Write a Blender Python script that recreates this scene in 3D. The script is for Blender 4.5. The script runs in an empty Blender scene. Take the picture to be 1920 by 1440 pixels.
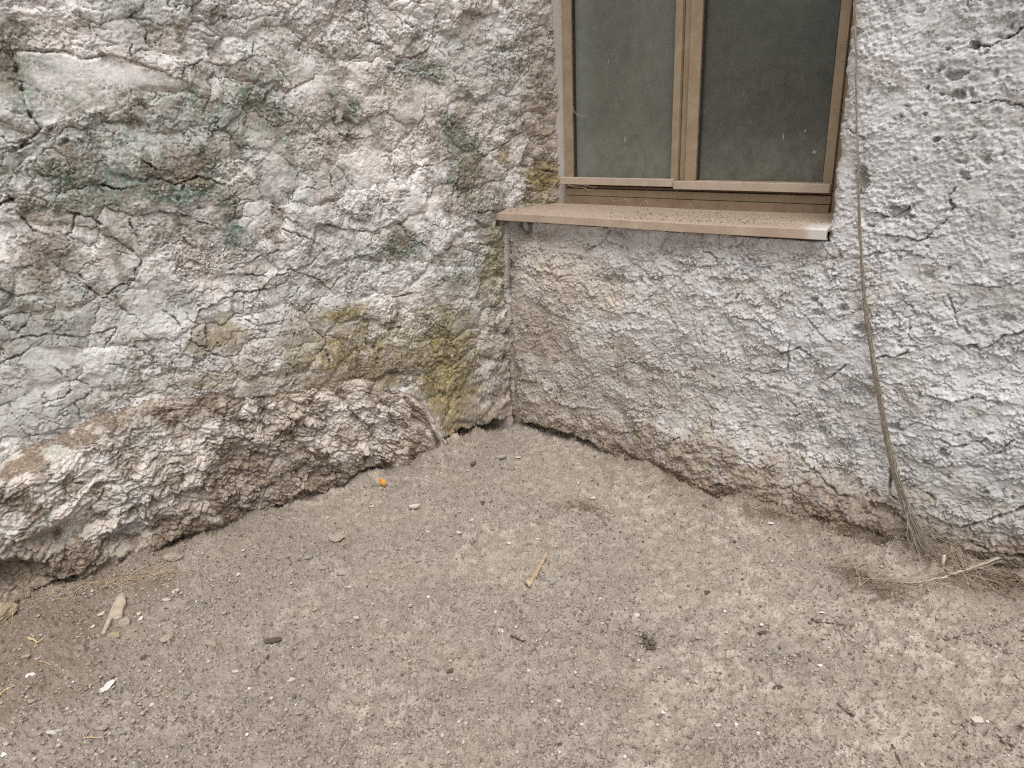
import bpy, math, random
import numpy as np
from mathutils import Matrix

scene = bpy.context.scene
col = scene.collection
random.seed(11)
RNG = np.random.default_rng(11)

# ------------------------------------------------------------------ camera
F_PX, PW, PH = 1330.0, 1920.0, 1440.0          # focal length in photo pixels
CAM_H, PITCH, ROLL = 1.5, math.radians(20.6), math.radians(2.8)
FWD = np.array([0, math.cos(PITCH), -math.sin(PITCH)])
RIGHT0 = np.array([1.0, 0, 0])
UP0 = np.cross(RIGHT0, FWD)
CR = math.cos(ROLL) * RIGHT0 - math.sin(ROLL) * UP0
CU = math.cos(ROLL) * UP0 + math.sin(ROLL) * RIGHT0
CO = np.array([0.0, 0.0, CAM_H])
cam_d = bpy.data.cameras.new("camera")
cam_d.sensor_width = 36.0
cam_d.lens = 36.0 * F_PX / PW
cam_d.clip_start, cam_d.clip_end = 0.05, 500.0
cam = bpy.data.objects.new("camera", cam_d)
col.objects.link(cam)
cam.matrix_world = Matrix(((CR[0], CU[0], -FWD[0], CO[0]), (CR[1], CU[1], -FWD[1], CO[1]),
                           (CR[2], CU[2], -FWD[2], CO[2]), (0, 0, 0, 1)))
scene.camera = cam

# ------------------------------------------------------------------ sky, sun, exposure
SUN_EL, SUN_AZ = math.radians(67), math.radians(174)    # azimuth from +Y towards +X
world = bpy.data.worlds.new("World")
scene.world = world
world.use_nodes = True
wn = world.node_tree
bg = wn.nodes["Background"]
sky = wn.nodes.new("ShaderNodeTexSky")
sky.sky_type = 'NISHITA'
sky.sun_disc = False
sky.sun_elevation = SUN_EL
sky.sun_rotation = SUN_AZ
sky.air_density, sky.dust_density, sky.ozone_density = 1.0, 4.0, 1.0
hs = wn.nodes.new("ShaderNodeHueSaturation")            # overcast: nearly white sky
hs.inputs["Saturation"].default_value = 0.22
wn.links.new(sky.outputs[0], hs.inputs["Color"])
wn.links.new(hs.outputs[0], bg.inputs[0])
bg.inputs[1].default_value = 0.13
sun_d = bpy.data.lights.new("sun", 'SUN')
sun_d.energy, sun_d.angle, sun_d.color = 1.5, math.radians(50), (1.0, 0.985, 0.965)
sun = bpy.data.objects.new("sun", sun_d)
col.objects.link(sun)
_sd = np.array([math.sin(SUN_AZ) * math.cos(SUN_EL), math.cos(SUN_AZ) * math.cos(SUN_EL), math.sin(SUN_EL)])
from mathutils import Vector
sun.rotation_euler = Vector(_sd).to_track_quat('Z', 'Y').to_euler()
scene.view_settings.view_transform = 'Standard'
scene.view_settings.look = 'None'
scene.view_settings.exposure = 0.46
scene.view_settings.gamma = 1.0
scene.view_settings.use_curve_mapping = False
scene.cycles.use_denoising = False
scene.cycles.filter_width = 1.15

# ------------------------------------------------------------------ frames of the place
def azd(deg):
    a = math.radians(deg)
    return np.array([math.sin(a), math.cos(a), 0.0])
C0 = np.array([0.011, 3.36, 0.0])                        # the inside corner of the yard
DL, DR = azd(-122), azd(131)
NL = np.array([-DL[1], DL[0], 0.0]); NL = NL if NL @ (CO - C0) > 0 else -NL
NR = np.array([-DR[1], DR[0], 0.0]); NR = NR if NR @ (CO - C0) > 0 else -NR
UPZ = np.array([0, 0, 1.0])

def pix_ray(x, y):
    d = FWD * F_PX + CR * (x - PW / 2) + CU * (PH / 2 - y)
    return d / np.linalg.norm(d)
def on_wall(x, y, D, N, off=0.0):
    """where a sight line meets a wall plane: (along, height)"""
    r = pix_ray(x, y)
    t = ((C0 + N * off - CO) @ N) / (r @ N)
    P = CO + r * t
    return np.array([(P - C0) @ D, P[2]])
def onL(x, y, off=0.0): return on_wall(x, y, DL, NL, off)
def onR(x, y, off=0.0): return on_wall(x, y, DR, NR, off)
def onG(x, y, z=0.0):
    r = pix_ray(x, y)
    t = (z - CAM_H) / r[2]
    return CO + r * t
def wallR(s, z, n): return C0 + DR * s + NR * n + UPZ * z
def wallL(s, z, n): return C0 + DL * s + NL * n + UPZ * z

# ------------------------------------------------------------------ numpy noise
def _hash(ix, iy, seed):
    h = (ix.astype(np.int64) * 374761393 + iy.astype(np.int64) * 668265263 + seed * 974634777) & 0xFFFFFFFF
    h = ((h ^ (h >> 13)) * 1274126177) & 0xFFFFFFFF
    h = ((h ^ (h >> 16)) * 2246822519) & 0xFFFFFFFF
    return (h ^ (h >> 15)) & 0xFFFFFFFF
_A = np.linspace(0, 2 * np.pi, 256, endpoint=False)
_GX, _GY = np.cos(_A).astype(np.float32), np.sin(_A).astype(np.float32)
def perlin(x, y, seed=0):
    x = np.asarray(x, np.float32); y = np.asarray(y, np.float32)
    fx, fy = np.floor(x), np.floor(y)
    ix, iy = fx.astype(np.int32), fy.astype(np.int32)
    dx, dy = x - fx, y - fy
    u = dx * dx * dx * (dx * (dx * 6 - 15) + 10); v = dy * dy * dy * (dy * (dy * 6 - 15) + 10)
    def g(ax, ay):
        k = _hash(ix + ax, iy + ay, seed) & 255
        return _GX[k] * (dx - ax) + _GY[k] * (dy - ay)
    a, b, c, d = g(0, 0), g(1, 0), g(0, 1), g(1, 1)
    return ((a + (b - a) * u) + ((c + (d - c) * u) - (a + (b - a) * u)) * v) * 1.5
def fbm(x, y, octaves=4, seed=0, gain=0.5, lac=2.03):
    t = 0; a = 1.0; n = 0
    for o in range(octaves):
        t = t + a * perlin(x, y, seed + 17 * o); n += a
        x = x * lac + 3.7; y = y * lac - 1.3; a *= gain
    return t / n * 1.3
def voronoi(x, y, seed=0, jit=0.9):
    """F1, F2, random of the nearest cell, second random, offset to its centre"""
    fx, fy = np.floor(x), np.floor(y)
    ix, iy = fx.astype(np.int32), fy.astype(np.int32)
    f1 = np.full(x.shape, 9.0, np.float32); f2 = f1.copy()
    r1 = np.zeros(x.shape, np.float32); r2 = r1.copy(); ox = r1.copy(); oy = r1.copy()
    for ay in (-1, 0, 1):
        for ax in (-1, 0, 1):
            h = _hash(ix + ax, iy + ay, seed)
            px = ax + 0.5 + jit * ((h & 1023) / 1023.0 - 0.5) - (x - fx)
            py = ay + 0.5 + jit * (((h >> 10) & 1023) / 1023.0 - 0.5) - (y - fy)
            d = np.sqrt(px * px + py * py)
            near = d < f1
            f2 = np.where(near, f1, np.minimum(f2, d))
            f1 = np.where(near, d, f1)
            r1 = np.where(near, ((h >> 20) & 1023) / 1023.0, r1)
            r2 = np.where(near, ((h >> 5) & 1023) / 1023.0, r2)
            ox = np.where(near, -px, ox); oy = np.where(near, -py, oy)
    return f1, f2, r1, r2, ox, oy
def sstep(a, b, x):
    t = np.clip((x - a) / (b - a), 0, 1)
    return t * t * (3 - 2 * t)
def terraces(n, levels, soft=0.14):
    v = n * levels
    k = np.floor(v)
    return (k + sstep(0, soft, v - k)) / levels
def lips(S, Z, scale, seed, dens, amp, n1, n2):
    """chipped coats: short ragged edges, the coat above standing proud of the one below"""
    f1, f2, r1, r2, ox, oy = voronoi(S * scale + .25 * n1, Z * scale * 1.25 + .25 * n2, seed)
    a = (r1 - .5) * 1.7
    u = ox * np.cos(a) + oy * np.sin(a)
    v = -ox * np.sin(a) + oy * np.cos(a) + (r2 - .5) * 2.2 * u * u + .16 * n1 + .10 * n2 - .1
    win = sstep(.42, .20, np.abs(u)) * ((r1 * 13.7 % 1) < dens)
    k = .5 + (r2 * 7.3 % 1)
    return .58 * amp * k * win * np.where(v > 0, np.exp(-v / .20) * sstep(.42, .25, v), -.55 * np.exp(-((v + .02) / .06) ** 2))
def poly_dist(S, Z, pts):
    """signed distance to a polyline; + is the left side of its direction"""
    best = np.full(S.shape, 9.0, np.float32); sgn = np.ones(S.shape, np.float32)
    for (ax, ay), (bx, by) in zip(pts[:-1], pts[1:]):
        ex, ey = bx - ax, by - ay
        L2 = ex * ex + ey * ey + 1e-12
        t = np.clip(((S - ax) * ex + (Z - ay) * ey) / L2, 0, 1)
        dx, dy = S - (ax + ex * t), Z - (ay + ey * t)
        d = np.sqrt(dx * dx + dy * dy)
        near = d < best
        best = np.where(near, d, best)
        sgn = np.where(near, np.sign(ex * dy - ey * dx), sgn)
    return best, sgn
def window_of(S, Z, pts, pad):
    a = np.asarray(pts)
    return ((S > a[:, 0].min() - pad) & (S < a[:, 0].max() + pad) & (Z > a[:, 1].min() - pad) & (Z < a[:, 1].max() + pad))
def carve(h, S, Z, lines, to, seed, flip=1.0):
    """cracks drawn as polylines in photo pixels: (points, width m, depth m, lip m)"""
    wS = S + 0.010 * fbm(S * 26, Z * 26, 4, seed, .65); wZ = Z + 0.010 * fbm(S * 26, Z * 26, 4, seed + 5, .65)
    vary = np.clip(0.55 + 1.5 * fbm(S * 22, Z * 22, 3, seed + 9, .6), 0.12, 1.7)
    for pts, w, dep, lip in lines:
        p = [tuple(to(x, y)) for x, y in pts]
        m = window_of(S, Z, p, 0.12)
        if not m.any(): continue
        d, sg = poly_dist(wS[m], wZ[m], p)
        ww = np.maximum(w * .52 * vary[m], .0015)
        h[m] -= 1.7 * dep * np.exp(-(d / ww) ** 2) * np.clip(vary[m] * 1.3, 0.15, 1.1)
        if lip:
            up = sg * flip > 0
            h[m] += np.where(up, .8 * lip * np.exp(-d / 0.05), 0.0)
    return h
def blobs(S, Z, items, to, seed, rough=0.55, freq=9.0):
    """stains and patches: (x, y, rx, ry, strength) in photo pixels"""
    out = np.zeros(S.shape, np.float32)
    n = fbm(S * freq, Z * freq, 5, seed, 0.6)
    for x, y, rx, ry, k in items:
        c = to(x, y); a = np.abs(to(x + rx, y) - c); b = np.abs(to(x, y + ry) - c)
        wx, wz = max(1.45 * np.hypot(*a), 0.01), max(1.45 * np.hypot(*b), 0.01)
        m = (np.abs(S - c[0]) < wx * 2.2) & (np.abs(Z - c[1]) < wz * 2.2)
        if not m.any(): continue
        r = np.sqrt(((S[m] - c[0]) / wx) ** 2 + ((Z[m] - c[1]) / wz) ** 2) + rough * n[m]
        out[m] = np.maximum(out[m], k * sstep(1.25, 0.25, r))
    return out

# ------------------------------------------------------------------ mesh helpers
def link(o, parent=None):
    col.objects.link(o)
    if parent is not None: o.parent = parent
    return o
def tag(o, label=None, cat=None, group=None, kind=None):
    if label: o["label"] = label
    if cat: o["category"] = cat
    if group: o["group"] = group
    if kind: o["kind"] = kind
    return o
def mesh_np(name, verts, faces, mat, parent=None, attrs=None, smooth=True):
    me = bpy.data.meshes.new(name)
    V = np.asarray(verts, np.float32).reshape(-1, 3); Fc = np.asarray(faces, np.int32)
    k = Fc.shape[1]
    me.vertices.add(len(V)); me.vertices.foreach_set("co", V.ravel())
    me.loops.add(Fc.size); me.loops.foreach_set("vertex_index", Fc.ravel())
    me.polygons.add(len(Fc))
    me.polygons.foreach_set("loop_start", np.arange(0, Fc.size, k, dtype=np.int32))
    me.polygons.foreach_set("use_smooth", np.full(len(Fc), smooth, bool))
    for an, (a, b, c) in (attrs or {}).items():
        at = me.attributes.new(an, 'FLOAT_COLOR', 'POINT')
        buf = np.ones((len(V), 4), np.float32)
        buf[:, 0], buf[:, 1], buf[:, 2] = np.ravel(a), np.ravel(b), np.ravel(c)
        at.data.foreach_set("color", buf.ravel())
    me.update(calc_edges=True)
    me.validate()
    if mat: me.materials.append(mat)
    return link(bpy.data.objects.new(name, me), parent)
def grid_faces(ny, nx, keep=None, flip=False):
    i = np.arange(ny * nx).reshape(ny, nx)
    q = np.stack([i[:-1, :-1], i[:-1, 1:], i[1:, 1:], i[1:, :-1]], -1)
    if flip: q = q[..., ::-1]
    return q.reshape(-1, 4) if keep is None else q[keep]
def drop_loose(V, Fc, attrs):
    used = np.zeros(len(V), bool); used[Fc.ravel()] = True
    new = np.cumsum(used) - 1
    return V[used], new[Fc], {k: tuple(np.ravel(c)[used] for c in v) for k, v in attrs.items()}
def spaced(*segs):
    """coordinates of several stretches: (start, end, step)"""
    out = []
    for a, b, st in segs:
        n = max(1, int(round((b - a) / st)))
        out.append(np.linspace(a, b, n, endpoint=False))
    out.append([segs[-1][1]])
    return np.concatenate(out)

class MB:
    """collects vertices and faces of one mesh"""
    def __init__(s): s.v = []; s.f = []
    def box(s, fr, a0, a1, z0, z1, n0, n1, bev=0.0015):
        """bevelled box in a wall's own axes; fr maps (along, height, out) to the world"""
        b = min(bev, (a1 - a0) / 3, (z1 - z0) / 3, (n1 - n0) / 3)
        A, Zs, N = (a0, a1), (z0, z1), (n0, n1)
        base = len(s.v); idx = {}
        for i in (0, 1):
            for j in (0, 1):
                for k in (0, 1):
                    sx, sz, sn = (b if i == 0 else -b), (b if j == 0 else -b), (b if k == 0 else -b)
                    for ax in range(3):
                        p = [A[i] + sx, Zs[j] + sz, N[k] + sn]
                        p[ax] = (A[i], Zs[j], N[k])[ax]
                        idx[(i, j, k, ax)] = len(s.v); s.v.append(fr(*p))
        for ax in range(3):
            o = [q for q in range(3) if q != ax]
            for e in (0, 1):
                def c(u, w):
                    t = [0, 0, 0]; t[ax] = e; t[o[0]] = u; t[o[1]] = w
                    return idx[(t[0], t[1], t[2], ax)]
                s.f.append((c(0, 0), c(1, 0), c(1, 1), c(0, 1)))
        for ax in range(3):
            o = [q for q in range(3) if q != ax]
            for u in (0, 1):
                for w in (0, 1):
                    def k(e, a):
                        t = [0, 0, 0]; t[ax] = e; t[o[0]] = u; t[o[1]] = w
                        return idx[(t[0], t[1], t[2], a)]
                    s.f.append((k(0, o[0]), k(1, o[0]), k(1, o[1]), k(0, o[1])))
        for i in (0, 1):
            for j in (0, 1):
                for k in (0, 1):
                    s.f.append((idx[(i, j, k, 0)], idx[(i, j, k, 1)], idx[(i, j, k, 2)]))
        return s
    def tube(s, pts, radii, sides=4, cap=True):
        pts = np.asarray(pts, float); n = len(pts)
        radii = np.broadcast_to(radii, (n,))
        tan = np.gradient(pts, axis=0); tan /= np.linalg.norm(tan, axis=1)[:, None] + 1e-9
        ref = np.array([0.31, 0.17, 0.93])
        base = len(s.v)
        for i in range(n):
            u = np.cross(tan[i], ref); u /= np.linalg.norm(u) + 1e-9
            w = np.cross(tan[i], u)
            for k in range(sides):
                a = 2 * math.pi * k / sides
                s.v.append(pts[i] + radii[i] * (math.cos(a) * u + math.sin(a) * w))
        for i in range(n - 1):
            for k in range(sides):
                k2 = (k + 1) % sides
                s.f.append((base + i * sides + k, base + i * sides + k2, base + (i + 1) * sides + k2, base + (i + 1) * sides + k))
        if cap:
            s.f.append(tuple(base + k for k in range(sides))[::-1])
            s.f.append(tuple(base + (n - 1) * sides + k for k in range(sides)))
        return s
    def build(s, name, mat, parent=None, smooth=False):
        me = bpy.data.meshes.new(name)
        me.from_pydata([tuple(map(float, v)) for v in s.v], [], s.f)
        me.update()
        import bmesh
        bm = bmesh.new(); bm.from_mesh(me)
        bmesh.ops.recalc_face_normals(bm, faces=bm.faces)
        bm.to_mesh(me); bm.free()
        if smooth: me.polygons.foreach_set("use_smooth", [True] * len(me.polygons))
        me.materials.append(mat)
        return link(bpy.data.objects.new(name, me), parent)

# ------------------------------------------------------------------ node material helpers
class NT:
    def __init__(s, name):
        s.m = bpy.data.materials.new(name); s.m.use_nodes = True
        s.t = s.m.node_tree; s.b = s.t.nodes["Principled BSDF"]
        s.b.inputs["Specular IOR Level"].default_value = 0.2
        s.co = s.t.nodes.new("ShaderNodeTexCoord").outputs["Object"]
    def n(s, t): return s.t.nodes.new(t)
    def l(s, a, b): s.t.links.new(a, b)
    def noise(s, scale, detail=4, rough=0.6, dist=0.0, co=None):
        q = s.n("ShaderNodeTexNoise")
        q.inputs["Scale"].default_value = scale; q.inputs["Detail"].default_value = detail
        q.inputs["Roughness"].default_value = rough; q.inputs["Distortion"].default_value = dist
        s.l(co or s.co, q.inputs["Vector"])
        return q.outputs["Fac"]
    def vor(s, scale, feature='F1', co=None):
        q = s.n("ShaderNodeTexVoronoi"); q.feature = feature
        q.inputs["Scale"].default_value = scale; s.l(co or s.co, q.inputs["Vector"])
        return q
    def ramp(s, fac, a, b, lo=0.0, hi=1.0):
        q = s.n("ShaderNodeMapRange"); q.interpolation_type = 'SMOOTHSTEP'
        q.inputs["From Min"].default_value = a; q.inputs["From Max"].default_value = b
        q.inputs["To Min"].default_value = lo; q.inputs["To Max"].default_value = hi
        s.l(fac, q.inputs["Value"]); return q.outputs[0]
    def math(s, op, a, b):
        q = s.n("ShaderNodeMath"); q.operation = op; q.use_clamp = op != 'SUBTRACT'
        for i, v in enumerate((a, b)):
            if isinstance(v, (int, float)): q.inputs[i].default_value = v
            else: s.l(v, q.inputs[i])
        return q.outputs[0]
    def mix(s, fac, a, b, blend='MIX'):
        q = s.n("ShaderNodeMix"); q.data_type = 'RGBA'; q.blend_type = blend
        for i, v in ((0, fac), (6, a), (7, b)):
            if isinstance(v, (int, float)): q.inputs[i].default_value = v
            elif isinstance(v, tuple): q.inputs[i].default_value = (*v, 1.0)
            else: s.l(v, q.inputs[i])
        return q.outputs[2]
    def attr(s, name):
        q = s.n("ShaderNodeAttribute"); q.attribute_name = name
        x = s.n("ShaderNodeSeparateColor"); s.l(q.outputs["Color"], x.inputs[0])
        return x.outputs[0], x.outputs[1], x.outputs[2]
    def bump(s, h, strength, dist, prev=None):
        q = s.n("ShaderNodeBump"); q.inputs["Strength"].default_value = strength
        q.inputs["Distance"].default_value = dist; s.l(h, q.inputs["Height"])
        if prev is not None: s.l(prev, q.inputs["Normal"])
        return q.outputs[0]
    def done(s, color, rough=0.9, normal=None):
        if isinstance(color, tuple): s.b.inputs["Base Color"].default_value = (*color, 1)
        else: s.l(color, s.b.inputs["Base Color"])
        if isinstance(rough, (int, float)): s.b.inputs["Roughness"].default_value = rough
        else: s.l(rough, s.b.inputs["Roughness"])
        if normal is not None: s.l(normal, s.b.inputs["Normal"])
        return s.m

def plaster_material(name, white, cream, cool, speck):
    """stain = (teal algae, ochre moss, brown soil); tone = (cream, cool, tan dust)"""
    k = NT(name)
    teal, ochre, brown = k.attr("stain")
    cr, cl, dust = k.attr("tone")
    fine = k.noise(95, 5, 0.65); mid = k.noise(22, 5, 0.6, 0.4); big = k.noise(5, 3, 0.5); patch = k.noise(9, 5, 0.65, 0.6)
    c = k.mix(k.math('MULTIPLY', cr, k.ramp(mid, 0.35, 0.65, 0.55, 1.0)), white, cream)
    c = k.mix(k.math('MULTIPLY', cl, k.ramp(big, 0.3, 0.6, 0.6, 1.0)), c, cool)
    c = k.mix(k.ramp(k.noise(48, 5, 0.7), 0.46, 0.68, 0.0, 0.36), c, (0.43, 0.395, 0.355))         # weathered film
    grime = k.math('MULTIPLY', k.ramp(fine, 0.46, 0.62), k.ramp(patch, 0.44, 0.66))
    c = k.mix(k.math('MULTIPLY', grime, speck), c, (0.185, 0.17, 0.135))                           # grime in patches
    dots = k.ramp(k.noise(260, 3, 0.8), 0.60, 0.67)
    c = k.mix(k.math('MULTIPLY', k.math('MULTIPLY', dots, k.ramp(mid, 0.40, 0.60, 0.15, 1.0)), speck), c, (0.11, 0.105, 0.09))   # mould specks
    c = k.mix(k.math('MULTIPLY', dust, k.ramp(fine, 0.3, 0.62, 0.6, 1.0)), c, (0.345, 0.275, 0.205))
    br = k.ramp(fine, 0.30, 0.56, 0.45, 1.0)
    c = k.mix(k.math('MULTIPLY', teal, br), c, k.mix(k.ramp(mid, .40, .60), (0.155, 0.220, 0.175), (0.115, 0.122, 0.08)))
    c = k.mix(k.math('MULTIPLY', ochre, k.ramp(k.noise(60, 5, .75), .36, .54, .42, 1.0)), c, k.mix(k.ramp(mid, .4, .65), (0.30, 0.235, 0.085), (0.175, 0.148, 0.075)))
    c = k.mix(k.math('MULTIPLY', brown, k.ramp(fine, 0.3, 0.55, 0.5, 1.0)), c, k.mix(k.ramp(mid, .35, .65), (0.125, 0.088, 0.056), (0.205, 0.15, 0.105)))
    nb = k.bump(k.noise(320, 3, 0.7), 0.5, 0.002)
    nb = k.bump(k.noise(120, 4, 0.7), 0.32, 0.005, nb)
    return k.done(c, 0.93, nb)

M = {}
M['plaster_left'] = plaster_material("limewashed rubble plaster", (0.81, 0.775, 0.755), (0.73, 0.65, 0.585), (0.49, 0.485, 0.46), 0.95)
M['plaster_right'] = plaster_material("rough cast white plaster", (0.695, 0.68, 0.67), (0.64, 0.555, 0.455), (0.58, 0.585, 0.58), 0.65)
M['footing'] = plaster_material("crumbling footing", (0.70, 0.645, 0.595), (0.61, 0.53, 0.45), (0.49, 0.48, 0.455), 0.8)

def ground_material():
    k = NT("dusty earth")
    dark_soil, pale, grit = k.attr("soil")
    fine = k.noise(160, 5, 0.7); mid = k.noise(28, 5, 0.65); big = k.noise(6, 4, 0.55)
    c = k.mix(k.ramp(mid, 0.36, 0.64), (0.265, 0.219, 0.176), (0.378, 0.322, 0.264))
    c = k.mix(k.math('MULTIPLY', grit, k.ramp(fine, .3, .7, .5, 1.0)), c, (0.235, 0.202, 0.174))
    c = k.mix(k.math('MULTIPLY', pale, k.ramp(mid, .35, .6, .4, 1.0)), c, (0.455, 0.402, 0.335))
    c = k.mix(k.math('MULTIPLY', dark_soil, k.ramp(fine, .3, .62, .5, 1.0)), c, (0.155, 0.112, 0.075))
    c = k.mix(k.ramp(fine, .52, .72, 0, .5), c, (0.21, 0.175, 0.14))
    v = k.vor(210)
    sp = k.n("ShaderNodeSeparateColor"); k.l(v.outputs["Color"], sp.inputs[0])
    c = k.mix(k.math('MULTIPLY', k.ramp(sp.outputs[0], .975, .985), k.ramp(v.outputs["Distance"], .45, .3)), c, (0.55, 0.51, 0.46))
    c = k.mix(k.math('MULTIPLY', k.ramp(sp.outputs[1], .90, .94), k.ramp(v.outputs["Distance"], .5, .35)), c, (0.14, 0.115, 0.09))
    nb = k.bump(k.noise(380, 3, 0.7), 0.5, 0.002)
    nb = k.bump(k.noise(140, 4, 0.7), 0.5, 0.004, nb)
    return k.done(c, 0.95, nb)
M['ground'] = ground_material()

def simple(name, c1, c2, scale=60, rough=0.9, bump=0.3, bd=0.002):
    k = NT(name)
    n = k.noise(scale, 4, 0.65)
    return k.done(k.mix(k.ramp(n, .35, .65), c1, c2), rough, k.bump(k.noise(scale * 3, 3, .7), bump, bd))
M['frame'] = None
def frame_material(name, base, dusty):
    k = NT(name)
    n = k.noise(14, 5, 0.6, 0.5); f = k.noise(170, 3, .7)
    c = k.mix(k.ramp(n, .35, .7, 0.1, 0.75), base, dusty)
    c = k.mix(k.ramp(f, .62, .72, 0, .35), c, (0.14, 0.10, 0.07))
    return k.done(c, k.ramp(n, .3, .7, .45, .8), k.bump(f, .12, .001))
M['frame'] = frame_material("dusty bronze aluminium", (0.275, 0.205, 0.128), (0.365, 0.29, 0.20))
M['frame_dark'] = frame_material("bronze aluminium track", (0.21, 0.145, 0.09), (0.28, 0.205, 0.14))
M['frame_grey'] = frame_material("greyed dusty aluminium", (0.42, 0.385, 0.35), (0.52, 0.485, 0.45))
M['drip'] = frame_material("dust covered rail", (0.42, 0.335, 0.255), (0.50, 0.41, 0.325))
M['gasket'] = simple("rubber gasket", (0.03, 0.027, 0.024), (0.06, 0.052, 0.045), 80, .7, .1)
def sill_material():
    k = NT("painted sill with dust")
    g = k.n("ShaderNodeNewGeometry"); x = k.n("ShaderNodeSeparateXYZ"); k.l(g.outputs["True Normal"], x.inputs[0])
    n = k.noise(11, 5, .65, .4); f = k.noise(150, 4, .7)
    face = k.mix(k.ramp(n, .35, .7), (0.40, 0.305, 0.225), (0.48, 0.385, 0.30))
    dust = k.mix(k.ramp(f, .35, .65), (0.29, 0.22, 0.16), (0.42, 0.335, 0.26))
    c = k.mix(k.ramp(x.outputs[2], .5, .8), face, dust)
    w, _, _ = k.attr("worn")
    c = k.mix(w, c, (0.60, 0.58, 0.55))
    c = k.mix(k.ramp(f, .64, .72, 0, .5), c, (0.20, 0.15, 0.11))
    return k.done(c, .75, k.bump(f, .25, .0015))
M['sill'] = sill_material()

# ================================================================== GROUND
def build_ground():
    xs = spaced((-300, -40, 40), (-40, -2.6, 6), (-2.6, -2.05, 0.05), (-2.05, 1.95, 0.0037), (1.95, 2.6, 0.05), (2.6, 40, 6), (40, 300, 40))
    y = [0.95]; ys = [-300, -200, -120, -70] + list(np.arange(-40, 0.0, 8)) + list(np.arange(0.0, 0.95, 0.08))
    while y[-1] < 3.5: y.append(y[-1] + 0.0030 + 0.0022 * (y[-1] - 1.2))
    ys = np.array(ys + y + [4, 6, 10, 20, 40, 80, 150, 300])
    X, Y = np.meshgrid(xs.astype(np.float32), ys.astype(np.float32))
    rel = np.stack([X - C0[0], Y - C0[1]], -1)
    dl = rel @ NL[:2]; dr = rel @ NR[:2]                         # distance in front of each wall
    sl = rel @ DL[:2]; sr = rel @ DR[:2]
    near = np.exp(-np.abs(X) ** 4 / 3.2 ** 4) * (Y > 0.5)
    h = 0.012 * fbm(X * 2.2, Y * 2.2, 3, 3) + 0.005 * fbm(X * 9, Y * 9, 3, 5)
    foot = np.clip(dl - 0.087 * np.clip(sl, 0, 3), 0, 9)          # distance in front of the footing
    h += 0.042 * np.exp(-foot / 0.08) * np.clip(0.6 + fbm(X * 6, Y * 6, 3, 8), 0, 1.5) * (sl > 0.2)
    base = np.clip(dr - np.interp(sr, [0, .5, .75, 1, 1.5, 1.85, 2.1], [0, .01, .05, .085, .08, .055, 0]), 0, 9)
    h += 0.048 * np.exp(-base / 0.09) * sstep(0.5, 0.9, sr) * np.clip(0.6 + fbm(X * 6, Y * 6, 3, 9), 0, 1.5)
    mc = onG(1760, 1062); h += .045 * np.exp(-(((X - mc[0]) ** 2 + (Y - mc[1]) ** 2) / .13 ** 2)) * (.8 + .5 * fbm(X * 12, Y * 12, 3, 10))
    # crumbs: small domes in two sizes, denser at the left
    gritty = np.clip(0.52 + 0.8 * fbm(X * 2.5, Y * 2.5, 4, 21) - 0.30 * X, 0, 1)
    for sc, amp, sd, dens in ((46, 0.0095, 31, 0.32), (80, 0.0078, 32, 0.45), (130, 0.0055, 33, 0.6), (24, 0.010, 34, 0.05)):
        wx, wy = X * sc + 0.5 * perlin(X * sc * .9, Y * sc * .9, sd + 7), Y * sc + 0.5 * perlin(X * sc * .9, Y * sc * .9, sd + 8)
        f1, f2, r1, r2, ox, oy = voronoi(wx, wy, sd)
        on = r1 < dens * (0.35 + 0.9 * gritty)
        rad = 0.24 + 0.26 * r2
        h += np.where(on, amp * (0.5 + r2) * np.sqrt(np.clip(1 - (f1 / rad) ** 2, 0, 1)), 0) * near
    h += (0.0044 * fbm(X * 38, Y * 38, 4, 41, .62) + 0.0018 * fbm(X * 120, Y * 120, 2, 43)) * near
    # pale crust: thin trampled plates between the crumbs
    crust = sstep(-0.04, 0.14, fbm(X * 16, Y * 16, 5, 45, .65))
    h += 0.0065 * crust * near
    dark_soil = np.exp(-foot / 0.13) * (sl > 0.1) * (0.35 + 0.45 * sstep(0.6, 2.0, sl)) + np.exp(-np.clip(base, 0, 9) / 0.11) * 0.80 * sstep(0.3, 0.9, sr)
    dark_soil = np.clip(dark_soil * (0.75 + 0.9 * fbm(X * 7, Y * 7, 4, 51)), 0, 0.9)  # darker brown tone along the wall feet, broken up by noise
    G = lambda x, yy: onG(x, yy)[:2]
    dark_soil = np.maximum(dark_soil, blobs(X, Y, [(60, 1180, 160, 60, .75), (60, 1260, 120, 70, .65), (0, 1330, 70, 60, .6), (200, 1110, 120, 30, .6),
            (1765, 1058, 70, 22, .6), (1860, 1105, 90, 18, .55), (1650, 1090, 70, 16, .3), (1090, 950, 50, 12, .25), (1216, 1212, 20, 16, .6),
            (1480, 1340, 40, 16, .3), (1310, 1420, 30, 22, .5), (860, 1290, 30, 10, .3), (640, 1020, 25, 10, .4),
            (1150, 1310, 60, 18, .25), (1700, 1290, 60, 18, .25)], G, 61))
    pale = np.clip(0.25 + 1.1 * fbm(X * 3.1, Y * 3.1, 4, 71) + 0.28 * X, 0, 1) * crust
    grit = np.clip(gritty * 0.8 + blobs(X, Y, [(1460, 1242, 40, 20, 1.0)], G, 62), 0, 1)
    V = np.stack([X, Y, h], -1).reshape(-1, 3)
    keep = ((dl > -0.30) & (dr > -0.30)) | (Y < 1.0) | (np.abs(X) > 2.4) | (Y > 3.6)
    kq = keep[:-1, :-1] & keep[1:, 1:]
    Fc = grid_faces(*X.shape, keep=kq)
    V, Fc, at = drop_loose(V, Fc, {"soil": (dark_soil, pale, grit)})
    o = mesh_np("ground", V, Fc, M['ground'], attrs=at)
    tag(o, kind="structure")
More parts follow.
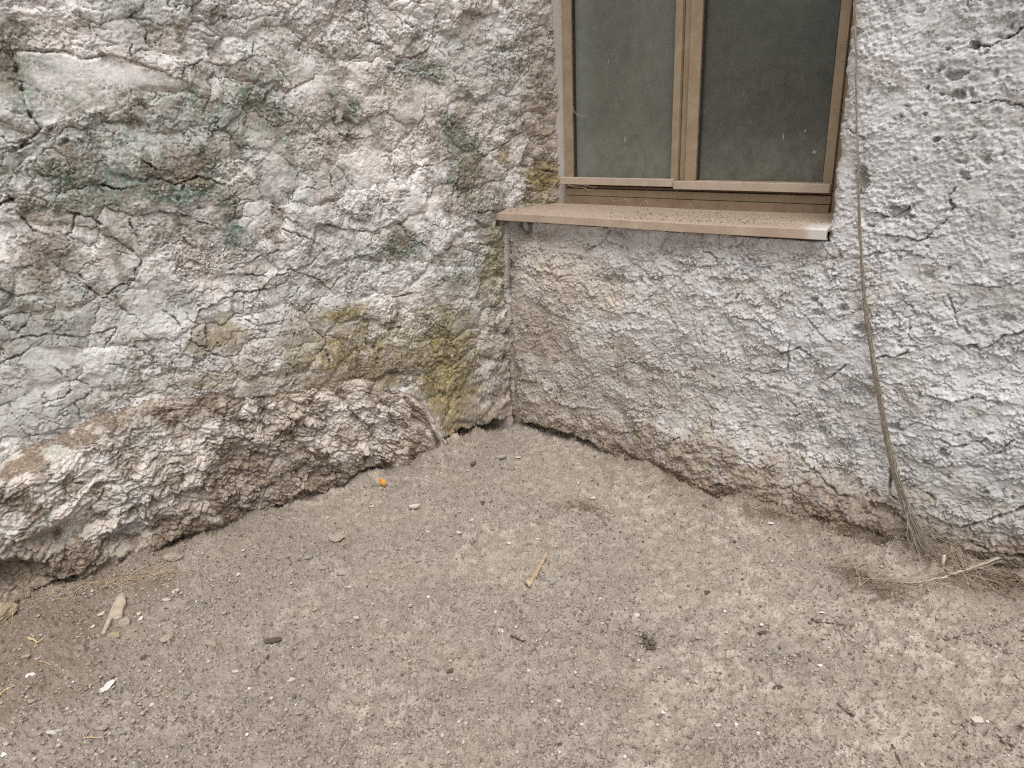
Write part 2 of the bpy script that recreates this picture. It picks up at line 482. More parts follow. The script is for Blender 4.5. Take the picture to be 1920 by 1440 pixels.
    from types import SimpleNamespace
    xa, ya = xs, ys
    def height(px, py):
        i = int(np.clip(np.searchsorted(xa, px), 1, len(xa) - 1)); j = int(np.clip(np.searchsorted(ya, py), 1, len(ya) - 1))
        return float(h[j - 1:j + 1, i - 1:i + 1].mean())
    return height
GH = build_ground()

# ================================================================== LEFT WALL
L_STAIN_TEAL = [(430, 215, 120, 60, .62), (150, 275, 120, 45, .6), (265, 245, 120, 50, .6), (490, 205, 60, 75, .62), (190, 335, 140, 50, .8),
    (330, 345, 60, 50, .75), (795, 130, 42, 26, .75), (850, 245, 22, 30, .85), (872, 320, 30, 60, .8), (750, 462, 42, 24, .75),
    (430, 415, 22, 55, .75), (388, 290, 26, 18, .6), (860, 540, 50, 70, .3), (30, 150, 32, 90, .7), (20, 300, 50, 60, .55),
    (860, 130, 30, 70, .35), (560, 300, 30, 60, .3), (110, 500, 60, 40, .35), (280, 420, 120, 30, .3), (900, 390, 40, 60, .35),
    (200, 300, 240, 100, .5), (60, 560, 110, 60, .3), (640, 195, 40, 20, .4), (70, 120, 60, 20, .4), (700, 480, 60, 25, .3), (920, 480, 30, 90, .5), (300, 30, 120, 30, .3), (240, 180, 90, 25, .35)]
L_STAIN_OCHRE = [(720, 670, 130, 50, .7), (820, 660, 60, 60, .7), (580, 640, 50, 40, .45), (620, 700, 110, 24, .6), (832, 690, 52, 95, .95), (850, 775, 42, 45, .75), (640, 655, 62, 50, .8), (690, 690, 90, 45, .7), (630, 592, 48, 13, .85),
    (665, 580, 30, 12, .75), (560, 668, 34, 26, .7), (1010, 335, 30, 24, .8), (1000, 375, 30, 14, .55), (942, 292, 12, 18, .7), (925, 500, 26, 70, .5),
    (420, 700, 90, 14, .45), (770, 640, 60, 30, .6), (400, 630, 45, 24, .6), (910, 620, 30, 40, .3), (250, 720, 60, 18, .3), (530, 695, 70, 14, .5), (890, 330, 30, 50, .3)]
L_STAIN_BROWN = [(600, 700, 200, 26, .6), (420, 660, 90, 40, .45), (560, 620, 120, 40, .35), (320, 400, 120, 30, .4), (190, 380, 130, 30, .4), (560, 200, 100, 60, .22), (760, 190, 60, 50, .3), (40, 60, 60, 40, .4), (900, 330, 50, 90, .4), (880, 640, 60, 60, .35), (920, 160, 50, 60, .3), (360, 90, 40, 40, .3), (480, 480, 100, 24, .3), (110, 600, 100, 30, .3), (88, 480, 52, 44, .75), (342, 312, 34, 40, .75), (250, 68, 90, 24, .4), (400, 625, 42, 26, .6), (455, 665, 60, 30, .5),
    (890, 65, 26, 50, .5), (10, 110, 18, 50, .7), (60, 385, 45, 20, .45), (650, 712, 110, 18, .8), (300, 545, 40, 20, .35), (880, 215, 24, 34, .45),
    (812, 255, 14, 16, .7), (705, 130, 24, 14, .35), (540, 640, 40, 26, .45), (680, 640, 50, 40, .35), (960, 470, 16, 40, .55),
    (950, 700, 26, 80, .4), (900, 800, 60, 24, .45), (300, 440, 60, 24, .3), (1015, 150, 26, 60, .35), (15, 640, 14, 20, .5), (955, 230, 50, 60, .3)]
L_CREAM = [(180, 160, 150, 60, .6), (700, 230, 130, 90, .7), (640, 120, 140, 70, .4), (330, 180, 110, 40, .7), (420, 330, 50, 50, .8), (200, 480, 70, 60, .6),
    (620, 280, 100, 40, .7), (100, 420, 60, 30, .8), (560, 260, 60, 40, .6), (60, 540, 60, 60, .6), (400, 520, 100, 60, .3), (750, 590, 60, 40, .5), (830, 200, 60, 60, .6)]
L_COOL = [(60, 650, 150, 90, .95), (240, 590, 140, 70, .85), (100, 740, 120, 60, .95), (330, 680, 90, 60, .6), (300, 480, 120, 50, .5), (560, 540, 120, 60, .6),
    (480, 60, 160, 60, .35), (700, 60, 120, 60, .3), (540, 350, 100, 80, .45), (960, 130, 60, 100, .45), (640, 440, 120, 60, .35), (260, 80, 70, 30, .4)]
L_CRACKS = [
    ([(27, 95), (125, 97), (150, 108), (200, 103), (250, 115), (345, 152)], .004, .012, .009), ([(25, 95), (38, 160), (50, 205), (75, 240), (40, 275)], .008, .018, 0),
    ([(30, 280), (60, 270), (100, 240)], .009, .018, .004), ([(235, 50), (240, 75), (245, 105)], .004, .012, 0),
    ([(340, 150), (345, 125), (375, 115), (430, 125), (470, 105), (478, 80)], .004, .013, .007), ([(410, 28), (440, 38), (470, 28)], .003, .012, .003),
    ([(255, 295), (285, 313), (302, 322)], .006, .024, .004), ([(190, 347), (215, 356), (250, 350)], .007, .026, .005), ([(145, 260), (160, 278)], .004, .012, 0),
    ([(440, 305), (455, 325), (475, 345), (460, 352)], .0035, .016, 0), ([(545, 378), (550, 360), (575, 350), (592, 356)], .0025, .012, 0),
    ([(130, 400), (170, 405), (190, 422)], .005, .018, .005), ([(20, 370), (30, 395), (60, 430), (95, 445), (135, 435), (140, 405)], .005, .014, .004),
    ([(240, 410), (255, 440), (267, 456)], .005, .018, 0), ([(345, 445), (360, 465), (372, 460)], .004, .014, 0),
    ([(240, 460), (265, 487), (262, 510), (240, 535)], .0035, .015, 0), ([(150, 515), (180, 555), (195, 560), (210, 545), (250, 520), (265, 490)], .005, .018, .004),
    ([(295, 570), (330, 600), (352, 632)], .0035, .014, .003), ([(352, 632), (375, 580), (400, 570), (440, 550), (500, 540)], .0045, .016, .009),
    ([(0, 680), (40, 660), (60, 645)], .005, .018, .004), ([(20, 640), (60, 592), (66, 606)], .004, .016, 0), ([(105, 690), (130, 710), (135, 730), (115, 745), (80, 752)], .004, .014, .006),
    ([(20, 635), (90, 625), (150, 632), (215, 610), (220, 595)], .0035, .014, .004), ([(218, 612), (195, 650)], .003, .012, 0), ([(350, 632), (400, 660), (420, 665), (405, 640)], .005, .02, .004),
    ([(560, 540), (545, 560), (540, 590), (548, 615), (540, 650)], .003, .013, 0), ([(480, 555), (510, 520), (545, 505), (600, 525), (620, 545)], .0035, .014, .007),
    ([(620, 325), (625, 375), (642, 402)], .003, .012, 0), ([(735, 270), (740, 330), (747, 352)], .004, .012, 0), ([(605, 420), (650, 430), (700, 435), (745, 415), (757, 426)], .004, .016, .008),
    ([(750, 415), (762, 442), (800, 465)], .0035, .014, .003), ([(690, 75), (720, 90), (740, 105), (770, 108), (795, 100), (810, 75), (812, 35)], .0035, .013, .008),
    ([(780, 310), (810, 312), (842, 297)], .003, .012, .004), ([(850, 392), (845, 370), (862, 330)], .005, .016, 0), ([(885, 398), (928, 395), (935, 438), (915, 460), (880, 455)], .005, .018, 0),
    ([(880, 270), (905, 292), (952, 265)], .004, .014, .004), ([(995, 300), (1000, 318), (1040, 324)], .006, .024, .006), ([(695, 535), (710, 550), (740, 557), (772, 550)], .004, .014, .006),
    ([(800, 580), (810, 600), (842, 622)], .004, .014, .004), ([(588, 650), (605, 655), (612, 682)], .004, .016, .004), ([(655, 600), (682, 598), (712, 602)], .003, .012, .004),
    ([(550, 60), (565, 75), (560, 95)], .005, .016, 0), ([(760, 40), (772, 50)], .007, .024, 0), ([(670, 58), (682, 50)], .006, .018, 0), ([(430, 505), (460, 500), (490, 478), (520, 470)], .004, .014, .006),
    ([(360, 505), (410, 520), (450, 512), (500, 520)], .003, .012, .006), ([(280, 330), (330, 345), (370, 330), (420, 345)], .004, .014, .006), ([(300, 395), (350, 402), (400, 425)], .004, .014, .006),
    ([(0, 385), (25, 372)], .008, .022, 0), ([(220, 470), (250, 480)], .003, .01, 0), ([(530, 430), (580, 445), (610, 470), (575, 500)], .003, .012, .006), ([(640, 520), (600, 560), (575, 580)], .003, .012, 0),
    ([(820, 470), (850, 462), (890, 472)], .0035, .013, .004), ([(0, 540), (30, 555), (70, 550)], .004, .013, .005), ([(440, 585), (480, 610), (520, 600)], .004, .014, .006), ([(640, 250), (660, 262), (700, 255)], .003, .012, .005)]
PLATE = [(27, 97), (60, 94), (125, 98), (150, 110), (200, 106), (250, 118), (300, 138), (342, 153), (320, 168), (275, 165), (235, 180), (205, 200), (170, 212), (130, 222), (80, 238), (55, 215), (40, 165)]
def inside(S, Z, poly):
    r = np.zeros(S.shape, bool); n = len(poly)
    for i in range(n):
        (x1, y1), (x2, y2) = poly[i], poly[(i + 1) % n]
        c = ((y1 > Z) != (y2 > Z)) & (S < (x2 - x1) * (Z - y1) / (y2 - y1 + 1e-9) + x1)
        r ^= c
    return r

def build_left_wall():
    ss = spaced((-0.30, 2.14, 0.0033), (2.14, 2.5, 0.007), (2.5, 3.0, 0.015), (3.0, 5.0, 0.1))
    zz = spaced((0.0, 0.36, 0.008), (0.36, 2.0, 0.0031), (2.0, 2.3, 0.02), (2.3, 2.9, 0.1))
    S, Z = np.meshgrid(ss.astype(np.float32), zz.astype(np.float32))
    w1, w2 = fbm(S * 7, Z * 7, 3, 101), fbm(S * 7, Z * 7, 3, 102)
    v1, v2 = fbm(S * 26, Z * 26, 3, 103), fbm(S * 26, Z * 26, 3, 104)
    qs, qz = S + 0.045 * w1 + 0.009 * v1, Z + 0.045 * w2 + 0.009 * v2
    pts = [tuple(onL(x, y)) for x, y in PLATE]
    wS, wZ = S + 0.006 * v1, Z + 0.006 * v2
    plate = inside(wS, wZ, pts)
    pd, _ = poly_dist(wS, wZ, pts + [pts[0]])
    pl = np.where(plate, sstep(0, 0.012, pd), 0)
    smooth = blobs(S, Z, [(80, 645, 150, 55, 1), (250, 595, 110, 40, 1), (90, 735, 120, 40, 1), (560, 560, 80, 40, .8), (540, 370, 80, 55, .9), (680, 320, 60, 55, .7), (790, 360, 50, 60, .7), (200, 490, 55, 50, .8), (300, 120, 40, 40, .7), (870, 560, 40, 40, .6)], onL, 118, .35, 6)
    # rubble under the render: two sizes of lumps, each with its own tilt and projection
    f1, f2, r1, r2, ox, oy = voronoi(qs * 5.0, qz * 7.2, 111)
    e1 = f2 - f1
    h = 0.008 * sstep(0, .40, e1) + 0.012 * (r1 - .5) + 0.024 * (ox * (r2 - .5) + oy * (r1 * 7 % 1 - .5))
    g1, g2, s1, s2, px_, py_ = voronoi(qs * 13.5, qz * 17, 112)
    sub = sstep(-0.25, 0.25, fbm(S * 3, Z * 3, 3, 113)) * (1 - .8 * smooth)
    e2 = g2 - g1
    h += sub * (0.0022 * sstep(0, .3, e2) + 0.0035 * (s1 - .5) + 0.006 * (px_ * (s2 - .5) + py_ * (s1 * 9 % 1 - .5)))
    h *= (1 - pl)
    h += 0.017 * fbm(S * 1.8, Z * 1.8, 3, 114)
    h = np.where(plate, h * 1.0 + 0.013 * pl + 0.004 * fbm(S * 12, Z * 12, 3, 119), h)
    # peeled limewash coats: terraces with crisp ragged edges
    t1 = fbm(qs * 9 + 3, qz * 11, 5, 121, .58); t2 = fbm(qs * 22, qz * 26 + 5, 5, 122, .6); t3 = fbm(S * 50 + v1, Z * 60 + v2, 4, 123, .6)
    rough = sstep(-0.3, 0.35, fbm(S * 4, Z * 4, 3, 124)) * (1 - .85 * smooth)
    flake = 0.0040 * terraces(t1, 2.4, .05) + (0.0030 * terraces(t2, 2.2, .07)) * (0.25 + 0.75 * rough) + 0.0024 * terraces(t3, 2, .2) * rough
    n1, n2 = fbm(S * 55, Z * 60, 3, 125, .6), fbm(S * 55, Z * 60, 3, 126, .6)
    flake += lips(S, Z, 6.5, 127, .55, .009, n1, n2) + lips(S, Z, 12, 128, .45, .008, n1, n2) + (lips(S, Z, 23, 129, .5, .006, n1, n2) + lips(S, Z, 40, 130, .5, .004, n1, n2)) * (.3 + .7 * rough)
    flake = flake * (1 - 0.8 * pl) * (1 - .35 * smooth)
    h += flake
    fr = fbm(S * 95, Z * 105, 3, 132, .65)
    h += 0.0028 * fbm(S * 40, Z * 44, 3, 131) * (0.3 + 0.7 * rough) * (1 - .5 * pl) + (0.0010 + .0024 * rough) * fr * (1 - .4 * pl)
    h -= .005 * rough * sstep(.26, .5, fbm(S * 62, Z * 70, 3, 133, .6)) * (1 - .8 * pl)
    # cracks: parts of the lump outlines, plus drying cracks
    ga = sstep(-0.05, 0.22, fbm(S * 4.5, Z * 4.5, 3, 141))
    h -= 0.014 * ga * np.exp(-(e1 / 0.014) ** 2) * (1 - pl)
    gb = sstep(0.02, 0.28, fbm(S * 5.5, Z * 5.5, 3, 142)) * sub
    h -= 0.009 * gb * np.exp(-(e2 / 0.034) ** 2) * (1 - pl)
    k1, k2, *_ = voronoi((S + .05 * w2 + .016 * v2) * 8.5, (Z + .05 * w1 + .016 * v1) * 8.5, 143)
    gc = sstep(0.04, 0.25, fbm(S * 3.7, Z * 3.7, 3, 144))
    h -= 0.012 * gc * np.exp(-((k2 - k1) / 0.018) ** 2) * (1 - .7 * pl)
    k3, k4, *_ = voronoi((S + .03 * w1 + .02 * v1) * 15, (Z + .03 * w2 + .02 * v2) * 15, 146)
    h -= 0.009 * sstep(-.02, 0.2, fbm(S * 4.2, Z * 4.2, 3, 147)) * np.exp(-((k4 - k3) / 0.03) ** 2) * (1 - .7 * pl)
    p1, _, pr, pr2, *_ = voronoi(qs * 20, qz * 20, 145)
    h -= np.where(pr < 0.13, 0.018 * sstep(0.26, 0.08, p1 * (1 + .6 * v1)), 0) * rough
    h = carve(h, S, Z, L_CRACKS, onL, 151, flip=-1.0)
    # the corner: the render is broken away in a ragged joint
    jag = 0.018 * fbm(Z * 9, Z * 0 + 2.2, 4, 161)
    h -= 0.085 * np.exp(-((S - 0.004 + jag * .3) / 0.012) ** 2) * np.clip(0.55 + 1.4 * fbm(Z * 4, Z * 0 + 7.7, 3, 162), 0.15, 1) * (Z < 1.1)
    for x, y, rx, dep in ((952, 590, .018, .07), (949, 565, .014, .06), (947, 545, .016, .06), (905, 752, .016, .03), (950, 625, .02, .03), (945, 672, .018, .035), (1036, 165, .014, .05), (1030, 55, .012, .03), (935, 415, .02, .05), (925, 760, .014, .02)):
        c = onL(x, y); r = np.hypot(S - c[0], (Z - c[1]) * .7) / rx + .5 * v1
        h -= dep * sstep(1.2, .5, r)
    # base of the wall beside the corner: broken out hollow
    c0, c1 = onL(838, 850), onL(945, 815)
    hol = sstep(c1[0] - .03, c1[0] + .03, S) * sstep(c0[0] + .16, c0[0] + .10, S)
    top = 0.055 + 0.03 * fbm(S * 14, S * 0, 3, 171)
    h -= 0.12 * hol * sstep(0.02, 0.0, Z - top)
    # the rough thickening towards the corner and the reveal of the window
    h += 0.015 * sstep(0.28, 0.06, S) * fbm(S * 22, Z * 18, 4, 172)
    inn = np.clip(-S, 0, 1)
    h += np.where(S < 0, 0.20 * inn, 0) * sstep(1.02, 1.1, Z)
    tp = np.array([onL(x, y) for x, y in ((845, 850), (820, 800), (790, 735), (740, 715), (600, 706), (450, 722), (300, 738), (190, 765), (90, 815), (0, 858))]); tp = tp[np.argsort(tp[:, 0])]
    zt = np.interp(S, tp[:, 0], tp[:, 1])
    h += np.interp(S, [.2, .5, 1.0, 1.5, 1.9, 2.3], [0, .03, .055, .05, .02, .01]) * sstep(.42, -.02, Z - zt)
    h -= 0.14 * sstep(-.03, -.09, Z - zt) * sstep(0.40, 0.5, S)           # set back behind the footing
    P = C0 + S[..., None] * DL + h[..., None] * NL + Z[..., None] * UPZ
    hf = h - 0.012 * fbm(S * 1.8, Z * 1.8, 2, 114)
    P[..., 2] -= 0.35 * (flake - flake.mean())                       # coats droop a little over what lies below
    peel = sstep(-.08, -.26, t1) * (1 - pl)
    va, vb, vr, *_ = voronoi((S + .06 * w2 + .02 * v2 + .012 * n1) * 5.5 + 3, (Z + .06 * w1 + .02 * v1 + .012 * n2) * 7 + 9, 191)
    vein = sstep(.20, .02, vb - va + .22 * fbm(S * 14, Z * 14, 4, 192, .6)) * sstep(-.12, .22, fbm(S * 3.2, Z * 3.2, 3, 193)) * (1 - pl)
    fleck = sstep(.18, .42, fbm(S * 17, Z * 19, 5, 194, .68)) * sstep(-.2, .3, fbm(S * 3.6 + 5, Z * 3.6, 3, 195)) * (1 - .7 * pl)
    dirty = np.clip(.6 * vein + .6 * fleck, 0, .8)
    teal = np.clip(blobs(S, Z, L_STAIN_TEAL, onL, 181) * 1.12 + 0.30 * sstep(.28, .5, fbm(S * 5, Z * 5, 5, 182)) + .5 * dirty, 0, 1)
    ochre = np.clip(1.2 * blobs(S, Z, L_STAIN_OCHRE, onL, 183), 0, 1)
    brown = np.maximum(blobs(S, Z, L_STAIN_BROWN, onL, 184), 0.42 * sstep(.25, .5, fbm(S * 8, Z * 8, 5, 185)) + .22 * peel + dirty * .5)
    cream = np.clip(.5 * peel + blobs(S, Z, L_CREAM, onL, 186) * (1 - .5 * pl) + 0.35 * sstep(0.05, .5, fbm(S * 4, Z * 4, 4, 187)), 0, 1)
    cool = np.clip(blobs(S, Z, L_COOL, onL, 188) + 0.3 * sstep(.1, .5, fbm(S * 3, Z * 3, 4, 189)), 0, 1)
    dust = np.clip(0.75 * sstep(0.42, 0.0, Z) * (0.7 + .8 * fbm(S * 6, Z * 6, 3, 190)) + .5 * sstep(-.05, -.2, S) + blobs(S, Z, [(960, 720, 50, 160, .6), (900, 720, 60, 80, .4), (960, 460, 40, 60, .5), (1000, 260, 40, 100, .45)], onL, 191), 0, 1)
    o = mesh_np("left_wall", P, grid_faces(*S.shape, flip=True), M['plaster_left'],
                attrs={"stain": (teal, ochre, brown), "tone": (cream, cool, dust)})
    tag(o, "old lumpy limewashed rubble wall with green and ochre stains, left of the corner", "wall", kind="thing")
    return o
LEFT = build_left_wall()

# ------------------------------------------------------------------ crumbling footing of the left wall
def build_footing():
    ss = spaced((0.36, 2.26, 0.0033), (2.26, 2.6, 0.012), (2.6, 5.0, 0.12))
    tt = np.linspace(0, 1, 270)
    S, T = np.meshgrid(ss.astype(np.float32), tt.astype(np.float32))
    top = np.array([onL(x, y, 0.0) for x, y in ((820, 800), (790, 735), (740, 715), (600, 706), (450, 722), (300, 738), (190, 765), (90, 815), (0, 858))])
    brow = np.array([np.append(onL(x, y, o), o) for x, y, o in ((845, 850, .01), (815, 795, .012), (770, 752, .016), (700, 748, .022), (600, 742, .03), (450, 752, .042), (330, 772, .07), (150, 838, .12), (0, 910, .15))])
    top = top[np.argsort(top[:, 0])]; brow = brow[np.argsort(brow[:, 0])]
    zt = np.interp(ss, top[:, 0], top[:, 1]); zb = np.interp(ss, brow[:, 0], brow[:, 1]); nb = np.interp(ss, brow[:, 0], brow[:, 2])
    zb = np.minimum(zb, zt - .015)
    nf = 0.087 * ss + 0.004
    nm = nb + 0.5 * (nf - nb) + 0.022 * np.clip((ss - .45) / .5, 0, 1)
    # section: from inside the wall, over the brow, down the face to the earth
    zz = np.zeros(S.shape); nn = np.zeros(S.shape)
    for i in range(len(ss)):
        tz = [zt[i] + .02, zt[i], zb[i], zb[i] * .55, .06, -.06]
        sw = float(np.interp(ss[i], [.2, .5, 1.0, 1.5, 1.9, 2.3], [0, .03, .055, .05, .02, .01])); tn = [-.06, sw - .006, max(nb[i], sw + .012), max(nm[i], sw + .02), nf[i], nf[i] - .03]
        d = np.concatenate([[0], np.cumsum(np.hypot(np.diff(tz), np.diff(tn)))]); d /= d[-1]
        zz[:, i] = np.interp(tt, d, tz); nn[:, i] = np.interp(tt, d, tn)
    for _ in range(24):
        zz[1:-1] = .25 * zz[:-2] + .5 * zz[1:-1] + .25 * zz[2:]; nn[1:-1] = .25 * nn[:-2] + .5 * nn[1:-1] + .25 * nn[2:]
    dz, dn = np.gradient(zz, axis=0), np.gradient(nn, axis=0)
    L = np.hypot(dz, dn) + 1e-6
    ez, en = dn / L, -dz / L                                           # outward normal in the section
    A = np.cumsum(L, axis=0).astype(np.float32)                        # arc length
    w1, w2 = fbm(S * 12, A * 12, 3, 201), fbm(S * 12, A * 12, 3, 202)
    v1, v2 = fbm(S * 45, A * 45, 2, 203), fbm(S * 45, A * 45, 2, 204)
    qs, qa = S + .03 * w1 + .006 * v1, A + .03 * w2 + .006 * v2
    flat = sstep(.55, .9, ez) 
    h = 0.030 * fbm(S * 4.5, A * 5.5, 3, 211)
    amp = 1 - .75 * flat
    lay = 0
    for sc, a, sd in ((8, .020, 221), (17, .019, 222), (36, .013, 223), (75, .006, 224)):
        f1, f2, r1, r2, ox, oy = voronoi(qs * sc, qa * sc * 1.45, sd)
        lay = lay + a * ((r1 - .5) * 1.0 + .6 * sstep(0, .3, f2 - f1) - .4 + (ox * (r2 - .5) * 1.6 + oy * (.35 + (r1 * 5 % 1 - .5))) * .9)
        if sc == 17: cellr = (r1 * 11.3) % 1; cellb = r2
    mass = sstep(-.35, .3, fbm(S * 5, A * 5, 3, 231))
    h += lay * amp * (0.34 + .50 * mass)
    fl = fbm(qs * 16, qa * 24, 5, 232, .6)
    h += amp * 0.006 * terraces(fl, 3, .10)
    h += 0.0040 * fbm(S * 90, A * 90, 3, 233, .65)
    g1, g2, *_ = voronoi(qs * 9, qa * 13, 234)
    h -= amp * .016 * sstep(0, .2, fbm(S * 6, A * 6, 3, 235)) * np.exp(-((g2 - g1) / .05) ** 2)
    hole = blobs(S, zz.astype(np.float32), [(445, 880, 34, 26, .05), (590, 885, 26, 18, .045), (270, 985, 60, 16, .04), (20, 1068, 50, 22, .08), (200, 1078, 60, 12, .06), (110, 1085, 30, 10, .05), (700, 900, 30, 10, .04), (330, 1020, 40, 12, .05), (120, 990, 60, 14, .04), (505, 800, 18, 26, .03)],
                 lambda x, y: onL(x, y, .11), 236, .35)
    h -= hole
    # the arched overhang beside the moss
    arch = [tuple(onL(x, y, .05)) for x, y in ((738, 722), (755, 722), (785, 742), (805, 775), (812, 800))]
    d, sg = poly_dist(S, zz.astype(np.float32), arch)
    h -= .035 * np.exp(-(d / .012) ** 2)
    ends = sstep(.36, .46, S)
    ends2 = sstep(.38, .80, S)
    h = h * ends * (.45 + .55 * ends2) * (.25 + .75 * sstep(.02, .30, T)) - .03 * (1 - ends)
    N_, Zp = nn + en * h, zz + ez * h - .12 * np.clip(lay, -.03, .03) * amp
    P = C0 + S[..., None] * DL + N_[..., None] * NL + Zp[..., None] * UPZ
    toL = lambda x, y: onL(x, y, .10)
    Zf = zz.astype(np.float32)
    soil = np.clip(.95 * flat * (sstep(-.15, .08, fbm(S * 9, A * 9, 5, 241, .6))) * (.35 + .65 * sstep(1.1, 1.5, S)) + .68 * sstep(.03, .30, fbm(S * 11, A * 11, 5, 242, .65)) + .75 * (cellr < .2) * sstep(-.2, .2, fbm(S * 4, A * 4, 3, 250)) + blobs(S, Zf, [(500, 870, 90, 60, .7), (440, 900, 70, 50, .8), (330, 1000, 70, 30, .7), (40, 1060, 130, 45, .85), (200, 1060, 90, 25, .7), (550, 960, 60, 40, .6), (0, 925, 40, 20, .8), (370, 770, 50, 25, .7), (250, 780, 70, 20, .6)], toL, 243), 0, 1)
    soil = np.clip(soil + .75 * sstep(.17, .02, Zf) * (.6 + fbm(S * 8, A * 8, 3, 244)), 0, .95)
    dust = np.clip(.5 * (cellb - .5) + .12 + .4 * fbm(S * 5, A * 5, 4, 245) + .22 * sstep(1.5, .6, S) + .3 * sstep(.2, .05, zz), 0, 1)
    teal = .35 * sstep(.15, .5, fbm(S * 6, A * 6, 4, 246)) * sstep(1.2, 1.9, S)
    ochre = blobs(S, Zf, [(640, 715, 120, 12, .5), (480, 735, 60, 10, .4)], toL, 247)
    cream = np.clip(.5 + fbm(S * 6, A * 6, 3, 248), 0, 1); cool = sstep(1.1, 1.9, S) * np.clip(.35 + fbm(S * 7, A * 7, 3, 249), 0, 1)
    o = mesh_np("stone_footing", P, grid_faces(*S.shape, flip=False), M['footing'], parent=LEFT,
                attrs={"stain": (teal, ochre, soil), "tone": (cream, cool, dust)})
    tag(o, "crumbling flaking stone footing with brown soil along its top")
    return o
FOOT = build_footing()

# ================================================================== RIGHT WALL
OPEN_S, OPEN_Z, OPEN_TOP = 1.442, 1.052, 2.45
R_CRACKS = [
    ([(1920, 50), (1885, 75), (1860, 85), (1830, 85)], .005, .02, 0), ([(1820, 195), (1870, 192), (1920, 200)], .004, .016, .005), ([(1810, 0), (1812, 15), (1822, 26)], .004, .016, 0),
    ([(1735, 447), (1760, 425), (1790, 390), (1780, 370), (1800, 340), (1822, 335)], .006, .02, 0), ([(1355, 575), (1372, 567), (1386, 552)], .006, .026, .004), ([(1205, 567), (1230, 548)], .004, .016, 0),
    ([(1145, 685), (1165, 687), (1180, 675), (1200, 687)], .003, .014, .004), ([(1255, 672), (1292, 664)], .0035, .014, .003), ([(1482, 640), (1478, 680), (1480, 700), (1492, 712)], .005, .018, .003),
    ([(980, 713), (1010, 717), (1033, 747), (1060, 763), (1108, 767)], .004, .014, .012), ([(1335, 780), (1338, 800), (1352, 802)], .004, .016, 0), ([(1315, 740), (1340, 765), (1350, 770)], .0035, .014, .003),
    ([(1640, 668), (1680, 668), (1702, 661)], .004, .018, .005), ([(1550, 712), (1570, 695), (1592, 680)], .005, .018, 0), ([(1813, 647), (1850, 652), (1880, 632), (1920, 622)], .006, .02, .008),
    ([(1815, 533), (1870, 538), (1920, 526)], .004, .018, .007), ([(1518, 865), (1545, 890), (1575, 912), (1592, 920)], .005, .02, .007), ([(1670, 880), (1668, 915), (1682, 930)], .007, .03, 0),
    ([(1490, 755), (1502, 775), (1478, 782)], .005, .018, .006), ([(1250, 830), (1280, 815), (1300, 840), (1320, 835)], .005, .018, .008), ([(1100, 470), (1130, 455), (1145, 430), (1165, 440)], .005, .018, 0),
    ([(1316, 455), (1320, 470), (1345, 480), (1350, 500)], .006, .02, 0), ([(1195, 500), (1220, 520), (1260, 515), (1290, 530)], .003, .012, .006), ([(1270, 490), (1310, 500), (1380, 495)], .004, .014, .007),
    ([(1370, 590), (1420, 600), (1450, 620)], .004, .014, .008), ([(1510, 590), (1540, 625), (1560, 640)], .0035, .014, .004), ([(1000, 500), (1050, 520), (1080, 515)], .003, .012, .004),
    ([(1000, 560), (1040, 590), (1075, 600)], .003, .012, .007), ([(1040, 640), (1060, 660), (1085, 650), (1095, 675)], .003, .012, .008), ([(1130, 580), (1160, 590), (1200, 585)], .003, .012, .006),
    ([(1210, 520), (1240, 530), (1230, 545)], .004, .014, 0), ([(1430, 640), (1470, 660), (1500, 650), (1520, 665)], .005, .018, .008), ([(1400, 690), (1440, 700), (1480, 690)], .003, .012, .006),
    ([(1740, 740), (1780, 750), (1830, 745), (1880, 755)], .006, .018, .010), ([(1760, 820), (1800, 835), (1850, 820), (1880, 840)], .006, .02, .006), ([(1840, 830), (1870, 850), (1895, 825)], .008, .026, 0),
    ([(1690, 560), (1720, 590), (1740, 580)], .004, .014, .005), ([(1775, 550), (1790, 590), (1800, 610)], .0035, .014, 0), ([(1720, 860), (1760, 875), (1790, 870)], .004, .014, .007),
    ([(1750, 960), (1800, 985), (1850, 975), (1920, 950)], .007, .022, .010), ([(1820, 1010), (1870, 1035), (1920, 1040)], .009, .03, .006), ([(1700, 800), (1720, 790), (1760, 800)], .004, .014, .006),
    ([(1590, 240), (1620, 260)], .003, .01, 0), ([(1640, 400), (1670, 410), (1700, 392)], .006, .02, .01), ([(1660, 440), (1720, 450), (1770, 440)], .004, .014, .008), ([(1620, 480), (1680, 470), (1730, 480)], .003, .014, .006),
    ([(1560, 540), (1600, 545), (1640, 535)], .004, .014, .007), ([(1120, 800), (1160, 815), (1200, 805)], .004, .014, .007), ([(1400, 850), (1440, 870), (1470, 860)], .004, .016, .008), ([(1290, 880), (1340, 900), (1380, 890)], .005, .018, .008)]
